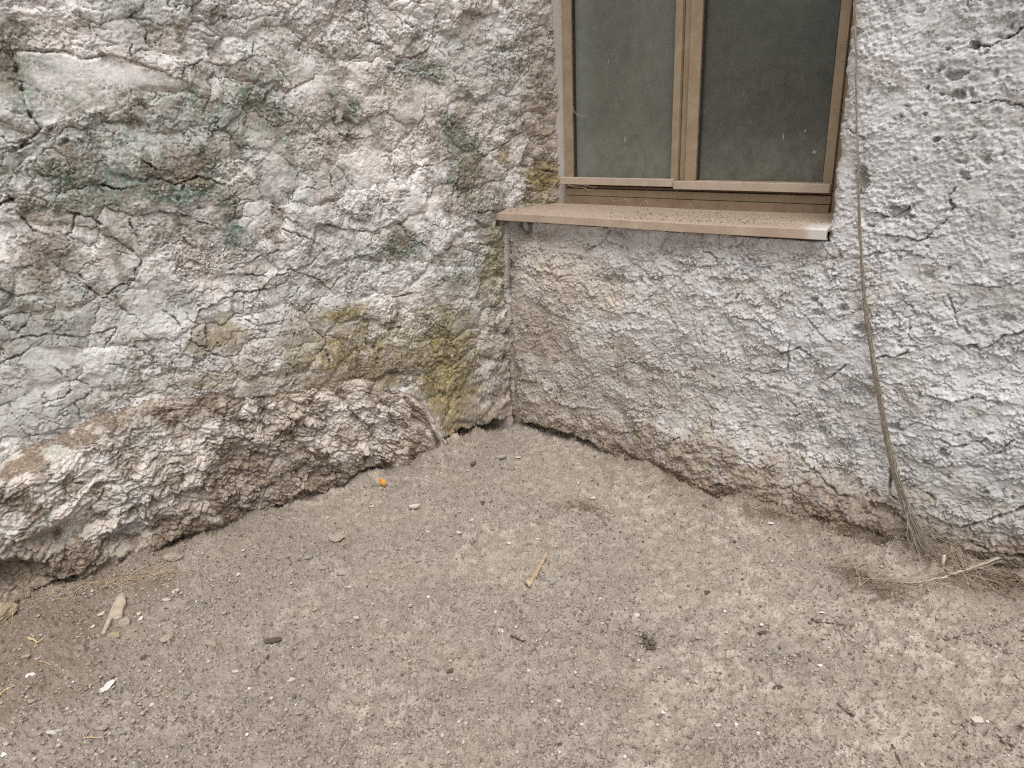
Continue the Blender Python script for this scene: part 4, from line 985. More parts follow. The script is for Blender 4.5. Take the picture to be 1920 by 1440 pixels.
DEBRIS = [
 ('stone', 'pebble', 3, 1163, 46, 46, 'stone_ochre', "large yellowish stone cut by the left edge of the picture", 'stone'),
 ('stone', 'pebble', 328, 1053, 32, 20, 'stone_tan', "flat tan stone at the foot of the flaking footing", 'stone'),
 ('clod', 'clod', 396, 1211, 28, 20, 'stone_tan', "tan earth clod with a dark underside, right of the wood splinter", None),
 ('clod', 'clod', 270, 1233, 20, 10, 'stone_dark', "small dark clod below the wood splinter", None),
 ('clod', 'clod', 313, 1196, 26, 20, 'stone_tan', "loose tan clod between the wood splinter and a bigger clod", None),
 ('clod', 'clod', 236, 1172, 26, 18, 'stone_tan', "tan clod touching the right side of the wood splinter", None),
 ('stone', 'pebble', 212, 1192, 26, 13, 'stone_ochre', "yellowish stone at the near tip of the wood splinter", 'stone'),
 ('plaster_chip', 'chip', 203, 1290, 15, 24, 'chip_white', "upright white plaster chip alone on grey grit, brightest at lower left", 'chip'),
 ('plaster_chip', 'chip', 59, 1275, 19, 17, 'chip_white', "white plaster chip on brown soil near the left edge", 'chip'),
 ('plaster_chip', 'chip', 285, 1320, 12, 10, 'chip_white', "slim white chip right of and below the brightest chip", 'chip'),
 ('plaster_chip', 'chip', 9, 1421, 12, 8, 'chip_white', "white chip in the bottom left corner", 'chip'),
 ('stone', 'pebble', 106, 1383, 22, 13, 'chip_pale', "pale flat stone with a dark shadow near the bottom left", 'stone'),
 ('pebble', 'pebble', 350, 1300, 13, 11, 'stone_grey', "round grey pebble right of the brightest white chip", None),
 ('clod', 'clod', 513, 1208, 26, 13, 'stone_dark', "dark crumbly clod above a thin black twig", None),
 ('pebble', 'pebble', 491, 1224, 14, 13, 'stone_grey', "small pebble touching the dark crumbly clod", None),
 ('plaster_chip', 'chip', 265, 1164, 11, 9, 'chip_white', "tiny white chip right of the wood splinter", 'chip'),
 ('plaster_chip', 'chip', 191, 1157, 13, 10, 'chip_pale', "pale chip left of the wood splinter", 'chip'),
 ('plaster_chip', 'chip', 314, 1131, 12, 10, 'chip_pale', "pale chip between the footing stone and the tan clods", 'chip'),
 ('stone', 'pebble', 309, 1101, 15, 11, 'stone_tan', "small tan stone below the flat stone at the footing", 'stone'),
 ('plaster_chip', 'chip', 447, 1078, 11, 9, 'chip_pale', "pale chip on open grit right of the footing stone", 'chip'),
 ('pebble', 'pebble', 580, 1048, 18, 11, 'stone_grey', "grey pebble left of a low tan clod", None),
 ('pebble', 'pebble', 609, 1068, 17, 9, 'stone_tan', "flat tan pebble below the low tan clod", None),
 ('clod', 'clod', 632, 1013, 28, 20, 'stone_tan', "low tan clod below the orange leaf", None),
 ('pebble', 'pebble', 1036, 1092, 18, 15, 'stone_grey', "round grey pebble beside the pale stick", None),
 ('pebble', 'pebble', 904, 943, 11, 10, 'stone_dark', "dark pebble in front of the corner of the walls", None),
 ('pebble', 'pebble', 702, 1198, 15, 12, 'stone_tan', "tan pebble alone, left of the picture's middle", None),
 ('plaster_chip', 'chip', 669, 1167, 13, 11, 'chip_pale', "pale angular chip above the lone tan pebble", 'chip'),
 ('plaster_chip', 'chip', 941, 1187, 13, 13, 'chip_pale', "pinkish pale angular chip left of a black twig", 'chip'),
 ('pebble', 'pebble', 845, 1260, 14, 9, 'stone_dark', "blackish pebble on pale dust below the pale angular chip", None),
 ('pebble', 'pebble', 1325, 1117, 12, 10, 'stone_dark', "small black pebble on bare pale dust", None),
 ('pebble', 'pebble', 1393, 1085, 6, 6, 'stone_dark', "tiny black pebble above the small black pebble", None),
 ('pebble', 'pebble', 1205, 1020, 8, 6, 'stone_dark', "dark grain below the tuft of roots", None),
 ('pebble', 'pebble', 1376, 1023, 8, 6, 'stone_dark', "dark grain below the reddish base of the right wall", None),
 ('plaster_chip', 'chip', 1540, 1150, 15, 8, 'chip_white', "white chip beside a knotted dark twig", 'chip'),
 ('plaster_chip', 'chip', 1538, 1255, 11, 9, 'chip_white', "white chip right of the grey mortar crumbs", 'chip'),
 ('plaster_chip', 'chip', 1444, 987, 11, 8, 'chip_white', "white chip at the foot of the right wall", 'chip'),
 ('pebble', 'pebble', 1079, 959, 14, 10, 'stone_tan', "tan pebble lying in the tuft of roots", None),
 ('pebble', 'pebble', 1112, 935, 14, 10, 'chip_pale', "pale pebble behind the tuft of roots", None),
 ('brick_crumb', 'pebble', 1322, 948, 10, 7, 'brick_red', "reddish crumb below the red stained wall base", 'crumb'),
 ('plaster_chip', 'chip', 972, 859, 12, 10, 'chip_pale', "pale round chip close to the corner of the walls", 'chip'),
 ('pebble', 'pebble', 1457, 1296, 16, 11, 'stone_dark', "dark pebble below the white chip and grey crumbs", None),
 ('pebble', 'pebble', 1430, 1190, 20, 11, 'stone_dark', "dark lump above the grey mortar crumbs", None),
 ('pebble', 'pebble', 1307, 1197, 12, 11, 'stone_tan', "tan pebble between the largest dark lump and the mortar crumbs", None),
 ('stone', 'pebble', 60, 1320, 14, 10, 'stone_tan', "small tan stone below the left white chip", 'stone'),
 ('pebble', 'pebble', 720, 1320, 14, 11, 'stone_tan', "tan pebble near the bottom, in a loose pair", None),
 ('pebble', 'pebble', 750, 1365, 13, 12, 'stone_tan', "tan pebble near the bottom, lower of the loose pair", None),
 ('pebble', 'pebble', 1048, 1402, 16, 8, 'stone_dark', "dark flat pebble at the bottom near the middle", None),
 ('plaster_chip', 'chip', 1243, 1340, 9, 8, 'chip_white', "white speck of plaster near the bottom right of middle", 'chip'),
 ('plaster_chip', 'chip', 1832, 1349, 18, 12, 'chip_pale', "pale leaf shaped chip at lower right", 'chip'),
 ('plaster_chip', 'chip', 884, 976, 11, 8, 'chip_pale', "pale chip left of the tuft of roots, on open dust", 'chip'),
 ('plaster_chip', 'chip', 862, 1005, 10, 8, 'chip_pale', "pale chip just below another pale chip on open dust", 'chip'),
]
for nm, kind, x, y, w, h_, mat, lab, cat in DEBRIS:
    put_stone(nm, kind, x, y, w, h_, mat, lab, None, cat)
def dark_clod():
    g = np.random.default_rng(4); m = MB()
    for i in range(9):
        p = gp(1208 + g.uniform(-9, 16), 1203 + g.uniform(-10, 20), g.uniform(.002, .009)); v = stone_verts(300 + i, .8, .4) * g.uniform(.006, .013)
        b = len(m.v); m.v += [tuple(p + q) for q in v]; m.f += [tuple(int(x) + b for x in q) for q in IF2]
    tag(m.build("clod", M['stone_dark'], None, True), "dark fibrous clod of earth on pale dust, largest dark lump", "clod")
# pebbles that nothing tells apart
LANDMARKS = [("the pale tapering stick", 1008, 1072), ("the long wood splinter", 215, 1160), ("the orange leaf", 718, 912), ("the largest dark lump", 1213, 1208),
    ("the grey mortar crumbs", 1460, 1242), ("the upright white plaster chip", 203, 1290), ("the thin blackish twig", 490, 1250), ("the short black twig", 972, 1200),
    ("the straight dark twig", 1790, 1200), ("the knotted dark twig", 1550, 1170), ("the small root tuft", 1090, 955), ("the base of the hanging strand", 1745, 1045),
    ("the corner of the walls", 968, 815), ("the small black pebble", 1325, 1117), ("the thick twig at bottom right", 1880, 1390), ("the lone tan pebble", 702, 1198), ("the blackish pebble", 845, 1260)]
used = set()
for i in range(190):
    x, y = random.uniform(0, 1920), random.uniform(860, 1435)
    p = onG(x, y)
    if (p - C0) @ NL < .20 + .087 * max(0, (p - C0) @ DL) or (p - C0) @ NR < .2: continue
    kind, (mat, word) = random.choice(('pebble', 'clod')), random.choice((('stone_tan', 'tan'), ('stone_tan', 'tan'), ('stone_grey', 'grey'), ('chip_pale', 'pale')))
    big = random.random() < .3
    nm, lx, ly = min(LANDMARKS, key=lambda q: math.hypot(q[1] - x, q[2] - y))
    dx, dy = x - lx, y - ly; dist = math.hypot(dx, dy)
    if dist < 30: continue
    side = ("right of" if dx > 0 else "left of") if abs(dx) > abs(dy) else ("below" if dy > 0 else "above")
    lab = "%s %s %s %s %s" % ("larger" if big else "tiny", word, "pebble" if kind == 'pebble' else "earth crumb", ("close by and " if dist < 90 else "some way " if dist < 190 else "far ") + side, nm)
    if lab in used: continue
    used.add(lab)
    sz = (random.uniform(10, 13) if big else random.uniform(6.5, 8.5)) * (.7 + .5 * (y - 860) / 575)
    put_stone('pebble' if kind == 'pebble' else 'clod', kind, x, y, sz, sz * .75, mat, lab, "small loose pebbles on the ground", 'pebble' if kind == 'pebble' else 'clod')

def crumb_field(name, pts, sizes, mat, flat=.6):
    """many small angular grains as one mesh"""
    n = len(pts); k = len(IV)
    base = np.stack([stone_verts(50 + i)[:k] for i in range(8)])
    V = np.empty((n, k, 3)); a = RNG.uniform(0, 6.28, n); ca, sa = np.cos(a), np.sin(a)
    b = base[RNG.integers(0, 8, n)] * sizes[:, None, None]
    V[..., 0] = b[..., 0] * ca[:, None] - b[..., 1] * sa[:, None] + pts[:, None, 0]
    V[..., 1] = b[..., 0] * sa[:, None] + b[..., 1] * ca[:, None] + pts[:, None, 1]
    V[..., 2] = b[..., 2] * flat / .6 + pts[:, None, 2]
    Fc = (IF[None] + (np.arange(n) * k)[:, None, None]).reshape(-1, 3)
    return mesh_np(name, V.reshape(-1, 3), Fc, mat, smooth=False)
def crumb_material():
    k = NT("earth crumbs")
    g = k.n("ShaderNodeNewGeometry")
    r = g.outputs["Random Per Island"]
    c = k.mix(k.ramp(r, .0, .7), (0.17, 0.138, 0.108), (0.36, 0.305, 0.25))
    c = k.mix(k.ramp(r, .93, .95), c, (0.46, 0.41, 0.34))
    c = k.mix(k.ramp(r, .988, .992), c, (0.62, 0.60, 0.55))
    return k.done(c, .95)
M['crumb'] = crumb_material()
def scatter_ground():
    pts, sz = [], []
    while len(pts) < 15000:
        x, y = random.uniform(-60, 1980), random.uniform(800, 1460)
        p = onG(x, y)
        q = p - C0
        if q @ NL < .03 + .087 * max(0, q @ DL) or q @ NR < .07: continue
        dens = .45 + .45 * perlin(np.array([p[0] * 2.5]), np.array([p[1] * 2.5]), 21)[0] - .13 * p[0]
        if random.random() > dens + .5 * math.exp(-min(q @ NL - .087 * max(0, q @ DL), q @ NR - .07) / .08): continue
        r = random.uniform(.0022, .0046) if random.random() < .80 else random.uniform(.0046, .0085)
        pts.append((p[0], p[1], GH(p[0], p[1]) + r * .55)); sz.append(r)
    c = onG(1460, 1242)
    for _ in range(170):
        a, d = random.uniform(0, 6.28), math.sqrt(random.random())
        x, y = c[0] + .055 * d * math.cos(a), c[1] + .036 * d * math.sin(a)
        r = random.uniform(.002, .0055); pts.append((x, y, GH(x, y) + r * .4)); sz.append(r)
    o = crumb_field("gravel", np.array(pts), np.array(sz), M['crumb'])
    tag(o, "fine earth crumbs and grit strewn over the ground", "gravel", kind="stuff")
scatter_ground()
def scatter_sill():
    pts, sz = [], []
    for _ in range(2600):
        s = random.uniform(.02, OPEN_S - .01); n = .03 - abs(random.gauss(0, .09)) if random.random() < .7 else random.uniform(WD, .036)
        n = max(n, WD + .02)
        r = random.uniform(.0010, .0024) if random.random() < .9 else random.uniform(.0024, .0048)
        p = wallR(s, SILL(s, n) + r * .4, n); pts.append(p); sz.append(r)
    k = crumb_material()
    o = crumb_field("sill_grit", np.array(pts), np.array(sz), M['crumb'], .5)
    tag(o, "dark and pale grit lying on the window sill", "grit", kind="stuff")
scatter_sill()

# ------------------------------------------------------------------ drain pipe under the sill
def build_pipe():
    c = onR(986, 424, .012)
    o_ = wallR(c[0], c[1], -.12); e = wallR(c[0], c[1], .028)
    ax = NR; u = DR; w = UPZ
    V, Fc = [], []
    K = 28; R0, R1 = .030, .0265
    rings = [(o_, R0), (e, R0), (e, R1), (wallR(c[0], c[1], -.10), R1)]
    for p, r in rings:
        for k in range(K):
            a = 2 * math.pi * k / K; V.append(p + r * (math.cos(a) * u + math.sin(a) * w))
    for i in range(3):
        for k in range(K): Fc.append((i * K + k, i * K + (k + 1) % K, (i + 1) * K + (k + 1) % K, (i + 1) * K + k))
    o = mesh_np("drain_pipe", V, Fc, simple("dusty grey pipe", (0.13, 0.115, 0.10), (0.2, 0.18, 0.155), 60, .7, .2))
    tag(o, "open end of a dark drain pipe under the left end of the sill", "pipe")
    V = [wallR(c[0], c[1], -.099)] + [wallR(c[0] + R1 * math.cos(2 * math.pi * k / K), c[1] + R1 * math.sin(2 * math.pi * k / K), -.099) for k in range(K)]
    mesh_np("pipe_stop", V, [(0, 1 + k, 1 + (k + 1) % K) for k in range(K)], M['gasket'], o)
build_pipe()

# ------------------------------------------------------------------ wood, twigs, leaves
M['wood_pale'] = simple("weathered wood", (0.36, 0.295, 0.225), (0.46, 0.39, 0.31), 40, .9, .4, .002)
M['wood_tan'] = simple("dry stem", (0.36, 0.27, 0.165), (0.47, 0.37, 0.245), 60, .9, .3, .002)
M['twig_dark'] = simple("dark twig", (0.085, 0.068, 0.052), (0.17, 0.135, 0.10), 90, .95, .4, .002)
M['straw'] = simple("straw", (0.46, 0.35, 0.19), (0.58, 0.47, 0.29), 90, .85, .2, .001)
M['leaf_orange'] = simple("orange leaf", (0.50, 0.22, 0.035), (0.60, 0.31, 0.06), 60, .6, .2, .001)
M['fibre'] = simple("dusty fibre", (0.31, 0.265, 0.205), (0.43, 0.375, 0.30), 70, .95, .3, .002)
M['fibre_pale'] = simple("pale fibre", (0.44, 0.37, 0.285), (0.54, 0.47, 0.38), 70, .95, .2, .001)
M['root_brown'] = simple("brown root", (0.19, 0.14, 0.098), (0.31, 0.24, 0.17), 70, .95, .3, .002)
def gp(x, y, lift=0.0):
    p = onG(x, y); return np.array([p[0], p[1], GH(p[0], p[1]) + lift])
dark_clod()
def twig(name, pix, r0, r1, mat, label, cat, lift=.004, knots=0, bend=.004, sides=6, group=None):
    P = np.array([gp(x, y, lift) for x, y in pix])
    t = np.linspace(0, len(P) - 1, 14)
    Q = np.stack([np.interp(t, range(len(P)), P[:, i]) for i in range(3)], 1)
    Q[1:-1] += RNG.normal(0, bend * .3, (12, 3)) * np.array([1, 1, .4])
    R = (.72 if mat == 'twig_dark' else 1.0) * np.linspace(r0, r1, 14) * (1 + .25 * RNG.normal(0, .6, 14).clip(-1, 1))
    m = MB().tube(Q, np.abs(R), sides)
    o = m.build(name, M[mat], None, True)
    tag(o, label, cat, group)
    for i in range(knots):
        j = int(2 + i * 10 / max(knots, 1)); 
        d = RNG.normal(0, 1, 3); d[2] = abs(d[2]) * .3; d *= .012 / np.linalg.norm(d)
        MB().tube([Q[j], Q[j] + d * .5, Q[j] + d], [R[j] * .8, R[j] * .6, R[j] * .3], 5).build("side_shoot", M[mat], o, True)
    return o
def shard(name, pix, thick, mat, label, cat, lift=.003):
    """flat splinter: outline on the ground, bevelled thickness"""
    P = np.array([gp(x, y, lift) for x, y in pix]); c = P.mean(0); n = len(P)
    zb = P[:, 2].mean()
    V, Fc = [], []
    for k, (sc, dz) in enumerate(((1.0, -.004), (1.0, thick * .7), (.86, thick))):
        for p in P: q = c + (p - c) * sc; V.append((q[0], q[1], zb + dz + .25 * (p[2] - zb)))
    for k in range(2):
        for i in range(n): j = (i + 1) % n; Fc.append((k * n + i, k * n + j, (k + 1) * n + j, (k + 1) * n + i))
    Fc.append(tuple(2 * n + i for i in range(n))); Fc.append(tuple(range(n))[::-1])
    m = MB(); m.v, m.f = V, Fc
    return tag(m.build(name, M[mat]), label, cat)
shard("wood_splinter", [(230, 1118), (237, 1124), (238, 1138), (233, 1150), (231, 1164), (221, 1170), (214, 1168), (210, 1172), (206, 1184), (198, 1197), (192, 1196), (199, 1180), (206, 1160), (214, 1140), (222, 1125)], .010, 'wood_pale',
      "long flat pale wood splinter near the left wall's footing", "wood splinter")
st = twig("stick", [(1026, 1040), (1018, 1056), (1009, 1075), (1000, 1092), (996, 1100)], .0055, .010, 'wood_tan', "pale tapering dry stick with a knobbly lower end, in mid ground", "stick", .006, 0, .001, 8)
def knob():
    v = stone_verts(77, .8, .4) * .021 * np.array([.8, 1.25, .8]); p = gp(993, 1101, .010)
    m = MB(); m.v = [tuple(p + q) for q in v]; m.f = [tuple(map(int, q)) for q in IF2]
    m.build("knob", M['wood_tan'], st, True)
knob()
twig("twig", [(505, 1234), (495, 1247), (487, 1256), (478, 1266)], .006, .0018, 'twig_dark', "thin blackish twig below the dark crumbly clod", "twig")
twig("twig", [(958, 1194), (966, 1199), (978, 1204), (988, 1210)], .0055, .0016, 'twig_dark', "short black twig right of the pinkish pale chip", "twig")
twig("twig", [(1757, 1206), (1775, 1202), (1795, 1199), (1820, 1194)], .0022, .0034, 'twig_dark', "dark straight twig in the right foreground", "twig", knots=3)
twig("twig", [(1522, 1164), (1534, 1170), (1552, 1173), (1580, 1176)], .006, .002, 'twig_dark', "knotted dark twig below the fibre tangle", "twig", knots=3, bend=.01)
twig("twig", [(1866, 1378), (1880, 1388), (1897, 1401)], .004, .0055, 'twig_dark', "thick dark twig near the bottom right corner", "twig", knots=2)
twig("twig", [(1568, 1325), (1590, 1340), (1600, 1350)], .002, .004, 'twig_dark', "dark bent twig in the right foreground below the mortar crumbs", "twig", knots=1)
twig("twig", [(1672, 1400), (1684, 1420), (1690, 1436)], .003, .002, 'twig_dark', "dark twig at the bottom edge, right side", "twig")
twig("twig", [(1422, 1057), (1440, 1068), (1455, 1076)], .0015, .001, 'twig_dark', "hair thin dark twig on pale dust below the right wall", "twig")
twig("straw_stalk", [(56, 1202), (66, 1208), (74, 1216)], .004, .003, 'straw', "short thick yellow straw piece near the left edge", "straw", .006)
twig("straw_stalk", [(84, 1210), (75, 1218), (68, 1226)], .002, .0014, 'straw', "thin yellow straw crossing the short thick piece", "straw", .010)
twig("straw_stalk", [(135, 1197), (150, 1197), (163, 1198)], .002, .0014, 'straw', "thin straw lying left of the wood splinter's tip", "straw")
twig("straw_stalk", [(70, 1250), (85, 1246), (98, 1252)], .0016, .001, 'straw', "thin straw above the left white chip", "straw")
twig("straw_stalk", [(160, 1388), (180, 1386), (198, 1383)], .0022, .0014, 'straw', "pale straw lying near the bottom left", "straw")
twig("straw_stalk", [(290, 1308), (305, 1302), (320, 1294)], .0014, .001, 'straw', "fine straw beside the slim white chip", "straw")
twig("straw_stalk", [(0, 1312), (14, 1302), (32, 1296)], .003, .002, 'straw', "brown straw at the left edge below the soil", "straw")
def leaf(name, px, py, size, rz, curl, mat, label, tip_up=.3):
    V, Fc = [], []; n, w = 9, 5
    c = gp(px, py, .004)
    for i in range(n):
        t = i / (n - 1); half = size * .26 * math.sin(math.pi * min(1, t * .92 + .06)) ** .8
        for j in range(w):
            u = (j - (w - 1) / 2) / ((w - 1) / 2)
            x = (t - .5) * size; y = u * half
            z = curl * size * (u * u) * .5 + tip_up * size * (abs(t - .45) ** 1.6) + .001 * math.sin(9 * t + 3 * u)
            V.append((c[0] + x * math.cos(rz) - y * math.sin(rz), c[1] + x * math.sin(rz) + y * math.cos(rz), c[2] + z))
    for i in range(n - 1):
        for j in range(w - 1): a = i * w + j; Fc.append((a, a + 1, a + w + 1, a + w))
    o = mesh_np(name, V, Fc, M[mat]); md = o.modifiers.new("thickness", 'SOLIDIFY'); md.thickness = .0012
    MB().tube([V[2], V[2] + (np.array(V[2]) - np.array(V[w + 2])) * 1.2], [.0008, .0006], 5).build("leaf_stalk", M[mat], o)
    return tag(o, label, "leaf")
leaf("leaf", 718, 914, .052, 2.2, .9, 'leaf_orange', "curled orange leaf at the foot of the footing", .8)
leaf("leaf", 778, 957, .045, .1, .8, 'chip_pale', "pale curled dead leaf on dust in front of the footing", .4)
leaf("leaf", 888, 877, .036, .9, .7, 'twig_dark', "dark folded dead leaf near the corner", .5)
leaf("leaf", 940, 866, .050, .15, .6, 'stone_grey', "dull grey dead leaf near the corner, beside the dark one", .3)

# ------------------------------------------------------------------ hanging fibre strand and its tangle
def smooth_path(P, n):
    P = np.asarray(P, float); d = np.concatenate([[0], np.cumsum(np.linalg.norm(np.diff(P, axis=0), axis=1))])
    t = np.linspace(0, d[-1], n); Q = np.stack([np.interp(t, d, P[:, i]) for i in range(P.shape[1])], 1)
    for _ in range(3): Q[1:-1] = .25 * Q[:-2] + .5 * Q[1:-1] + .25 * Q[2:]
    return Q
def build_strand():
    pix = [(1600, -260), (1601, -120), (1603, 0), (1605, 150), (1608, 300), (1612, 440), (1621, 560), (1630, 630), (1642, 700), (1655, 780), (1671, 860), (1690, 925), (1707, 970), (1724, 1005), (1742, 1040)]
    offs = [.03, .03, .03, .03, .03, .032, .035, .038, .04, .045, .055, .07, .085, .095, .10]
    P = [wallR(*onR(x, y, o), o) for (x, y), o in zip(pix, offs)]
    Q = smooth_path(P, 90)
    q = np.linspace(0, 1, 90)
    rad = np.interp(q, [0, .35, .5, .62, .75, .86, .94, 1], [.0032, .0035, .0042, .0065, .0085, .011, .015, .024])
    root = link(bpy.data.objects.new("fibre_strand", None)); root.location = tuple(Q[-1])
    tag(root, "dusty brown fibrous strand hanging down the right wall, fraying towards the ground", "strand")
    inv = Matrix.Translation(-root.location)
    core = MB(); g = np.random.default_rng(5)
    n = 78
    tw = q[:n] * 40
    Qc = Q[:n] + (np.sin(tw)[:, None] * DR + np.cos(tw)[:, None] * UPZ * .2) * .0008
    core.tube(Qc, np.minimum(rad[:n] * .62, .0075), 7)
    a = core.build("core", M['fibre'], root, True); a.data.transform(inv)
    fib = MB()
    for i in range(110):
        a0 = 0 if g.random() < .12 else g.uniform(.3, .9); a1 = min(1, a0 + g.uniform(.1, .45)) if g.random() < .5 else 1.0
        t = np.linspace(a0, a1, 16)
        ph, fr, of = g.uniform(0, 6.28), g.uniform(4, 14), g.uniform(.3, 1.15)
        pos = np.stack([np.interp(t, q, Q[:, k]) for k in range(3)], 1); r = np.interp(t, q, rad)
        ang = ph + fr * t
        pos += (np.cos(ang) * r * of)[:, None] * DR + (np.abs(np.sin(ang)) * r * of * .7)[:, None] * NR + g.normal(0, .0012, (16, 3))
        fib.tube(pos, g.uniform(.0004, .0008), 3, False)
    f = fib.build("fibres", M['fibre'], root, True); f["kind"] = "stuff"; f.data.transform(inv)
    # frayed skirt fanning out where the strand meets the earth
    sk = MB()
    for i in range(80):
        b = Q[int(g.uniform(80, 89))] + g.normal(0, .012, 3)
        ex, ey = g.uniform(1680, 1900), g.uniform(1010, 1095)
        e = gp(ex, ey, g.uniform(0, .02)); e += NR * g.uniform(-.02, .03)
        m = (b + e) / 2 + g.normal(0, .05, 3) + UPZ * g.uniform(-.05, .03)
        t = np.linspace(0, 1, 12)[:, None]
        pos = (1 - t) ** 2 * b + 2 * t * (1 - t) * m + t ** 2 * e + g.normal(0, .002, (12, 3))
        sk.tube(pos, g.uniform(.0003, .0007), 3, False)
    f = sk.build("frayed_skirt", M['fibre'], root, True); f["kind"] = "stuff"; f.data.transform(inv)
build_strand()
def tangle(name, path, n, spread, length, mats, label, cat, seed, r=(.0004, .001), lift=.01, kind="stuff"):
    g = np.random.default_rng(seed)
    P = smooth_path([gp(x, y, lift) for x, y in path], 60)
    m = MB()
    for i in range(n):
        c = P[g.integers(0, 60)] + g.normal(0, 1, 3) * np.array([spread, spread, lift * .5])
        k = int(g.integers(0, 55)); d = P[min(59, k + 4)] - P[k]; d /= np.linalg.norm(d) + 1e-6
        a = g.normal(0, .8); d = np.array([d[0] * math.cos(a) - d[1] * math.sin(a), d[0] * math.sin(a) + d[1] * math.cos(a), g.normal(0, .12)])
        L = length * g.uniform(.4, 1.3); cv = g.normal(0, .35)
        t = np.linspace(-.5, .5, 9); nrm = np.array([-d[1], d[0], 0])
        pos = c + np.outer(t * L, d) + np.outer((t * t - .1) * L * cv, nrm) + g.normal(0, .0015, (9, 3))
        for q in pos: q[2] = max(q[2], GH(q[0], q[1]) + .001)
        m.tube(pos, g.uniform(*r), 3, False)
    o = m.build(name, M[mats], None, True)
    return tag(o, label, cat, kind=kind)
tangle("fibre_tangle", [(1590, 1062), (1640, 1090), (1700, 1102), (1770, 1101), (1830, 1088), (1880, 1068), (1940, 1046)], 70, .010, .20, 'fibre_pale', "pale fibres trailing along the ground from the hanging strand", "fibres", 3, lift=.018)
def trailing():
    P = smooth_path([gp(x, y, l) for x, y, l in ((1640, 1092, .006), (1700, 1102, .010), (1765, 1101, .016), (1830, 1088, .03), (1880, 1068, .04), (1960, 1036, .05))], 40)
    P += RNG.normal(0, .0015, P.shape)
    o = MB().tube(P, np.interp(np.linspace(0, 1, 40), [0, .3, 1], [.0012, .0032, .0042]), 6).build("dry_stem", M['fibre_pale'], None, True)
    tag(o, "pale dry stem running along the ground to the right edge below the strand", "stem")
    m = MB(); g = np.random.default_rng(12)
    for i in range(60):
        k = int(g.integers(3, 34)); t = np.linspace(0, 1, 6)[:, None]; n = int(g.integers(3, 6))
        m.tube(P[k:k + 6] + g.normal(0, .004, 3) + g.normal(0, .002, (6, 3)), .0005, 3, False)
    f = m.build("bark_fibres", M['fibre_pale'], o, True); f["kind"] = "stuff"
trailing()
tangle("root_mat", [(1575, 1062), (1610, 1095), (1650, 1115), (1690, 1120)], 80, .034, .09, 'root_brown', "mat of dry brown roots on the ground below the strand", "roots", 4, r=(.0007, .0016))
tangle("root_mat", [(1740, 1060), (1800, 1085), (1860, 1100), (1930, 1110)], 170, .035, .10, 'root_brown', "dark brown root mat along the wall at the right edge", "roots", 6, lift=.014, r=(.0007, .0018))
tangle("root_tuft", [(1060, 945), (1090, 950), (1120, 962), (1140, 975)], 40, .016, .065, 'root_brown', "small tuft of roots on the dust in front of the right wall", "roots", 7, lift=.006, r=(.0007, .0014))
tangle("root_hairs", [(1400, 965), (1500, 985), (1600, 1010), (1700, 1040)], 330, .02, .045, 'root_brown', "fine brown root hairs along the foot of the right wall", "roots", 8, lift=.008)
tangle("dry_grass", [(0, 1150), (60, 1130), (140, 1115), (250, 1085), (330, 1075)], 80, .035, .09, 'straw', "thin dry grass stems lying below the left footing", "grass", 9, lift=.008)
# standing stems
def stem(px, py, top_px, top_py, off_px, r, mat, label, base=None):
    b = gp(px, py) if base is None else base
    ray_ = pix_ray(top_px, top_py); t = (b - CO) @ FWD / (ray_ @ FWD)
    e = CO + ray_ * t
    mid = (b + e) / 2 + DR * off_px
    tt = np.linspace(0, 1, 10)[:, None]
    tag(MB().tube((1 - tt) ** 2 * b + 2 * tt * (1 - tt) * mid + tt ** 2 * e, np.linspace(r, r * .5, 10), 5).build("grass_stem", M[mat], None, True), label, "stem")
stem(22, 1195, 27, 1105, .004, .0011, 'straw', "upright dry grass stem at the left edge beside the yellowish stone")
stem(192, 1082, 190, 1052, .002, .0010, 'straw', "short upright grass stem at the footing, left one of two")
stem(218, 1092, 214, 1070, .006, .0010, 'straw', "short bent grass stem at the footing, right one of two")
lb = onL(86, 878, .15); stem(0, 0, 82, 826, .003, .0012, 'straw', "pale grass stem rising from the soil on top of the footing", wallL(lb[0], lb[1], .15))
def peg():
    b = gp(1762, 1086); p = [b, b + UPZ * .02, b + UPZ * .043]
    o = MB().tube(p, [.0045, .0052, .0042], 7).build("root_stub", M['chip_pale'], None, True)
    tag(o, "small pale upright root stub under the frayed strand", "stub")
    h = p[2]; MB().tube([h - DR * .006, h, h + DR * .002 + UPZ * .004], [.003, .0048, .003], 6).build("stub_head", M['chip_white'], o, True)
peg()

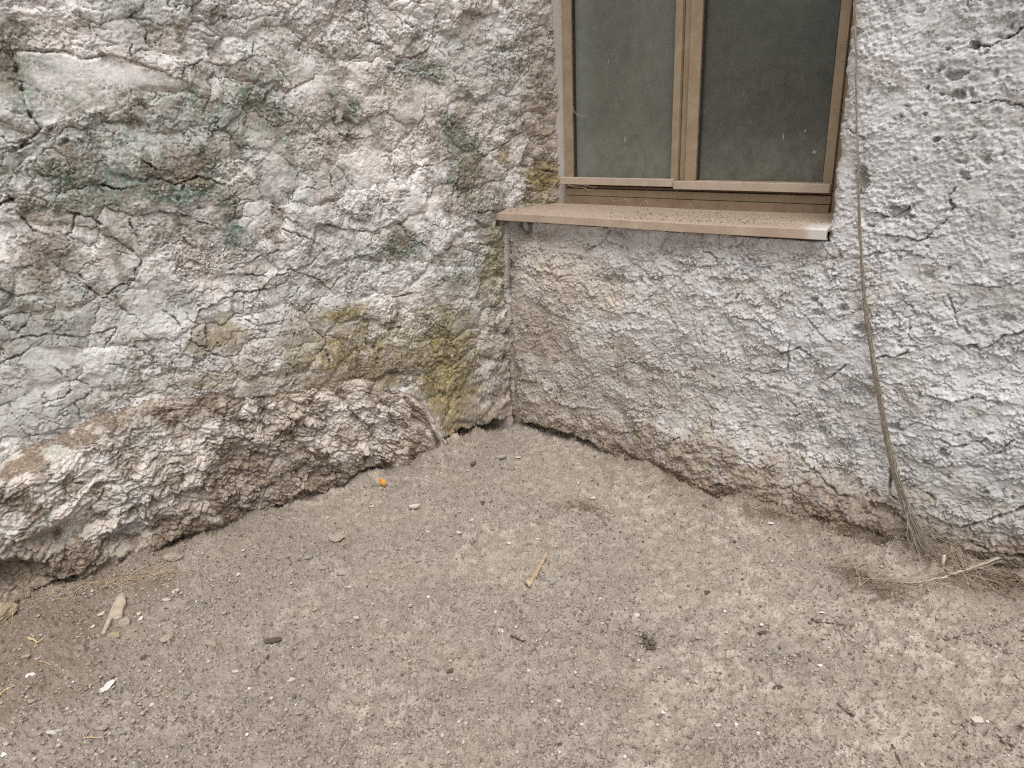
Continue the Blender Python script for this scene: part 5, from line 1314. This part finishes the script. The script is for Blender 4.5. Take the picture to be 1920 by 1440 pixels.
# ------------------------------------------------------------------ cobwebs on the window
def webs(name, paths, mat, label, r=.0006):
    g = np.random.default_rng(len(paths)); m = MB()
    for pix, off in paths:
        P = smooth_path([wallR(*onR(x, y, off), off) for x, y in pix], 12)
        for _ in range(3):
            m.tube(P + g.normal(0, .0018, P.shape), r * g.uniform(.6, 1.2), 3, False)
    return tag(m.build(name, M[mat], None, True), label, "cobweb")
webs("cobweb", [([(1450, 117), (1460, 126), (1475, 116), (1488, 124)], WD - .018), ([(1478, 118), (1476, 135), (1468, 150), (1478, 160)], WD - .018), ([(1455, 162), (1468, 156), (1480, 148), (1478, 130)], WD - .018), ([(1470, 152), (1482, 168), (1490, 180)], WD - .018)],
     'root_brown', "dusty cobweb threads stuck on the right pane", .0003)
webs("cobweb", [([(1060, 344), (1080, 352), (1098, 350), (1105, 360), (1112, 354)], WD + .036), ([(1062, 348), (1090, 346), (1118, 352)], WD + .036)], 'fibre_pale', "cobweb hanging under the left casement's drip rail", .0005)
webs("cobweb", [([(1145, 374), (1155, 378), (1172, 372), (1180, 380)], WD + .05), ([(1200, 384), (1210, 376), (1215, 382)], WD + .05), ([(1293, 380), (1300, 392), (1306, 398)], WD + .05)], 'fibre_pale', "wisps of cobweb and straw at the back of the sill", .0006)
webs("cobweb", [([(1072, 195), (1078, 212), (1092, 222)], WD + .012), ([(1073, 205), (1084, 216), (1100, 218)], WD + .012)], 'fibre_pale', "thin cobweb across the left pane's left edge", .0004)
def droppings():
    for x, y, w, h_, lab in ((1172, 262, 3.2, 12, "white bird dropping on the left pane, low down"), (1469, 256, 3, 16, "pale streak low on the right pane"), (1141, 116, 2, 9, "thin pale streak high on the left pane"), (1527, 285, 8, 9, "pale smudge at the lower right of the right pane"), (1510, 246, 3, 8, "short pale streak near the right edge of the right pane")):
        c = onW(x, y, WD - .0215); m = 3.1 / F_PX
        v = stone_verts(x, .5, .3) * np.array([w * m / 2, h_ * m / 2, .0012])
        b = MB(); b.v = [wallR(c[0] + p[0], c[1] + p[1], WD - .0215 + p[2]) for p in v]; b.f = [tuple(map(int, q)) for q in IF2]
        tag(b.build("bird_dropping", M['stone_tan'], None, True), lab, "dropping")
droppings()
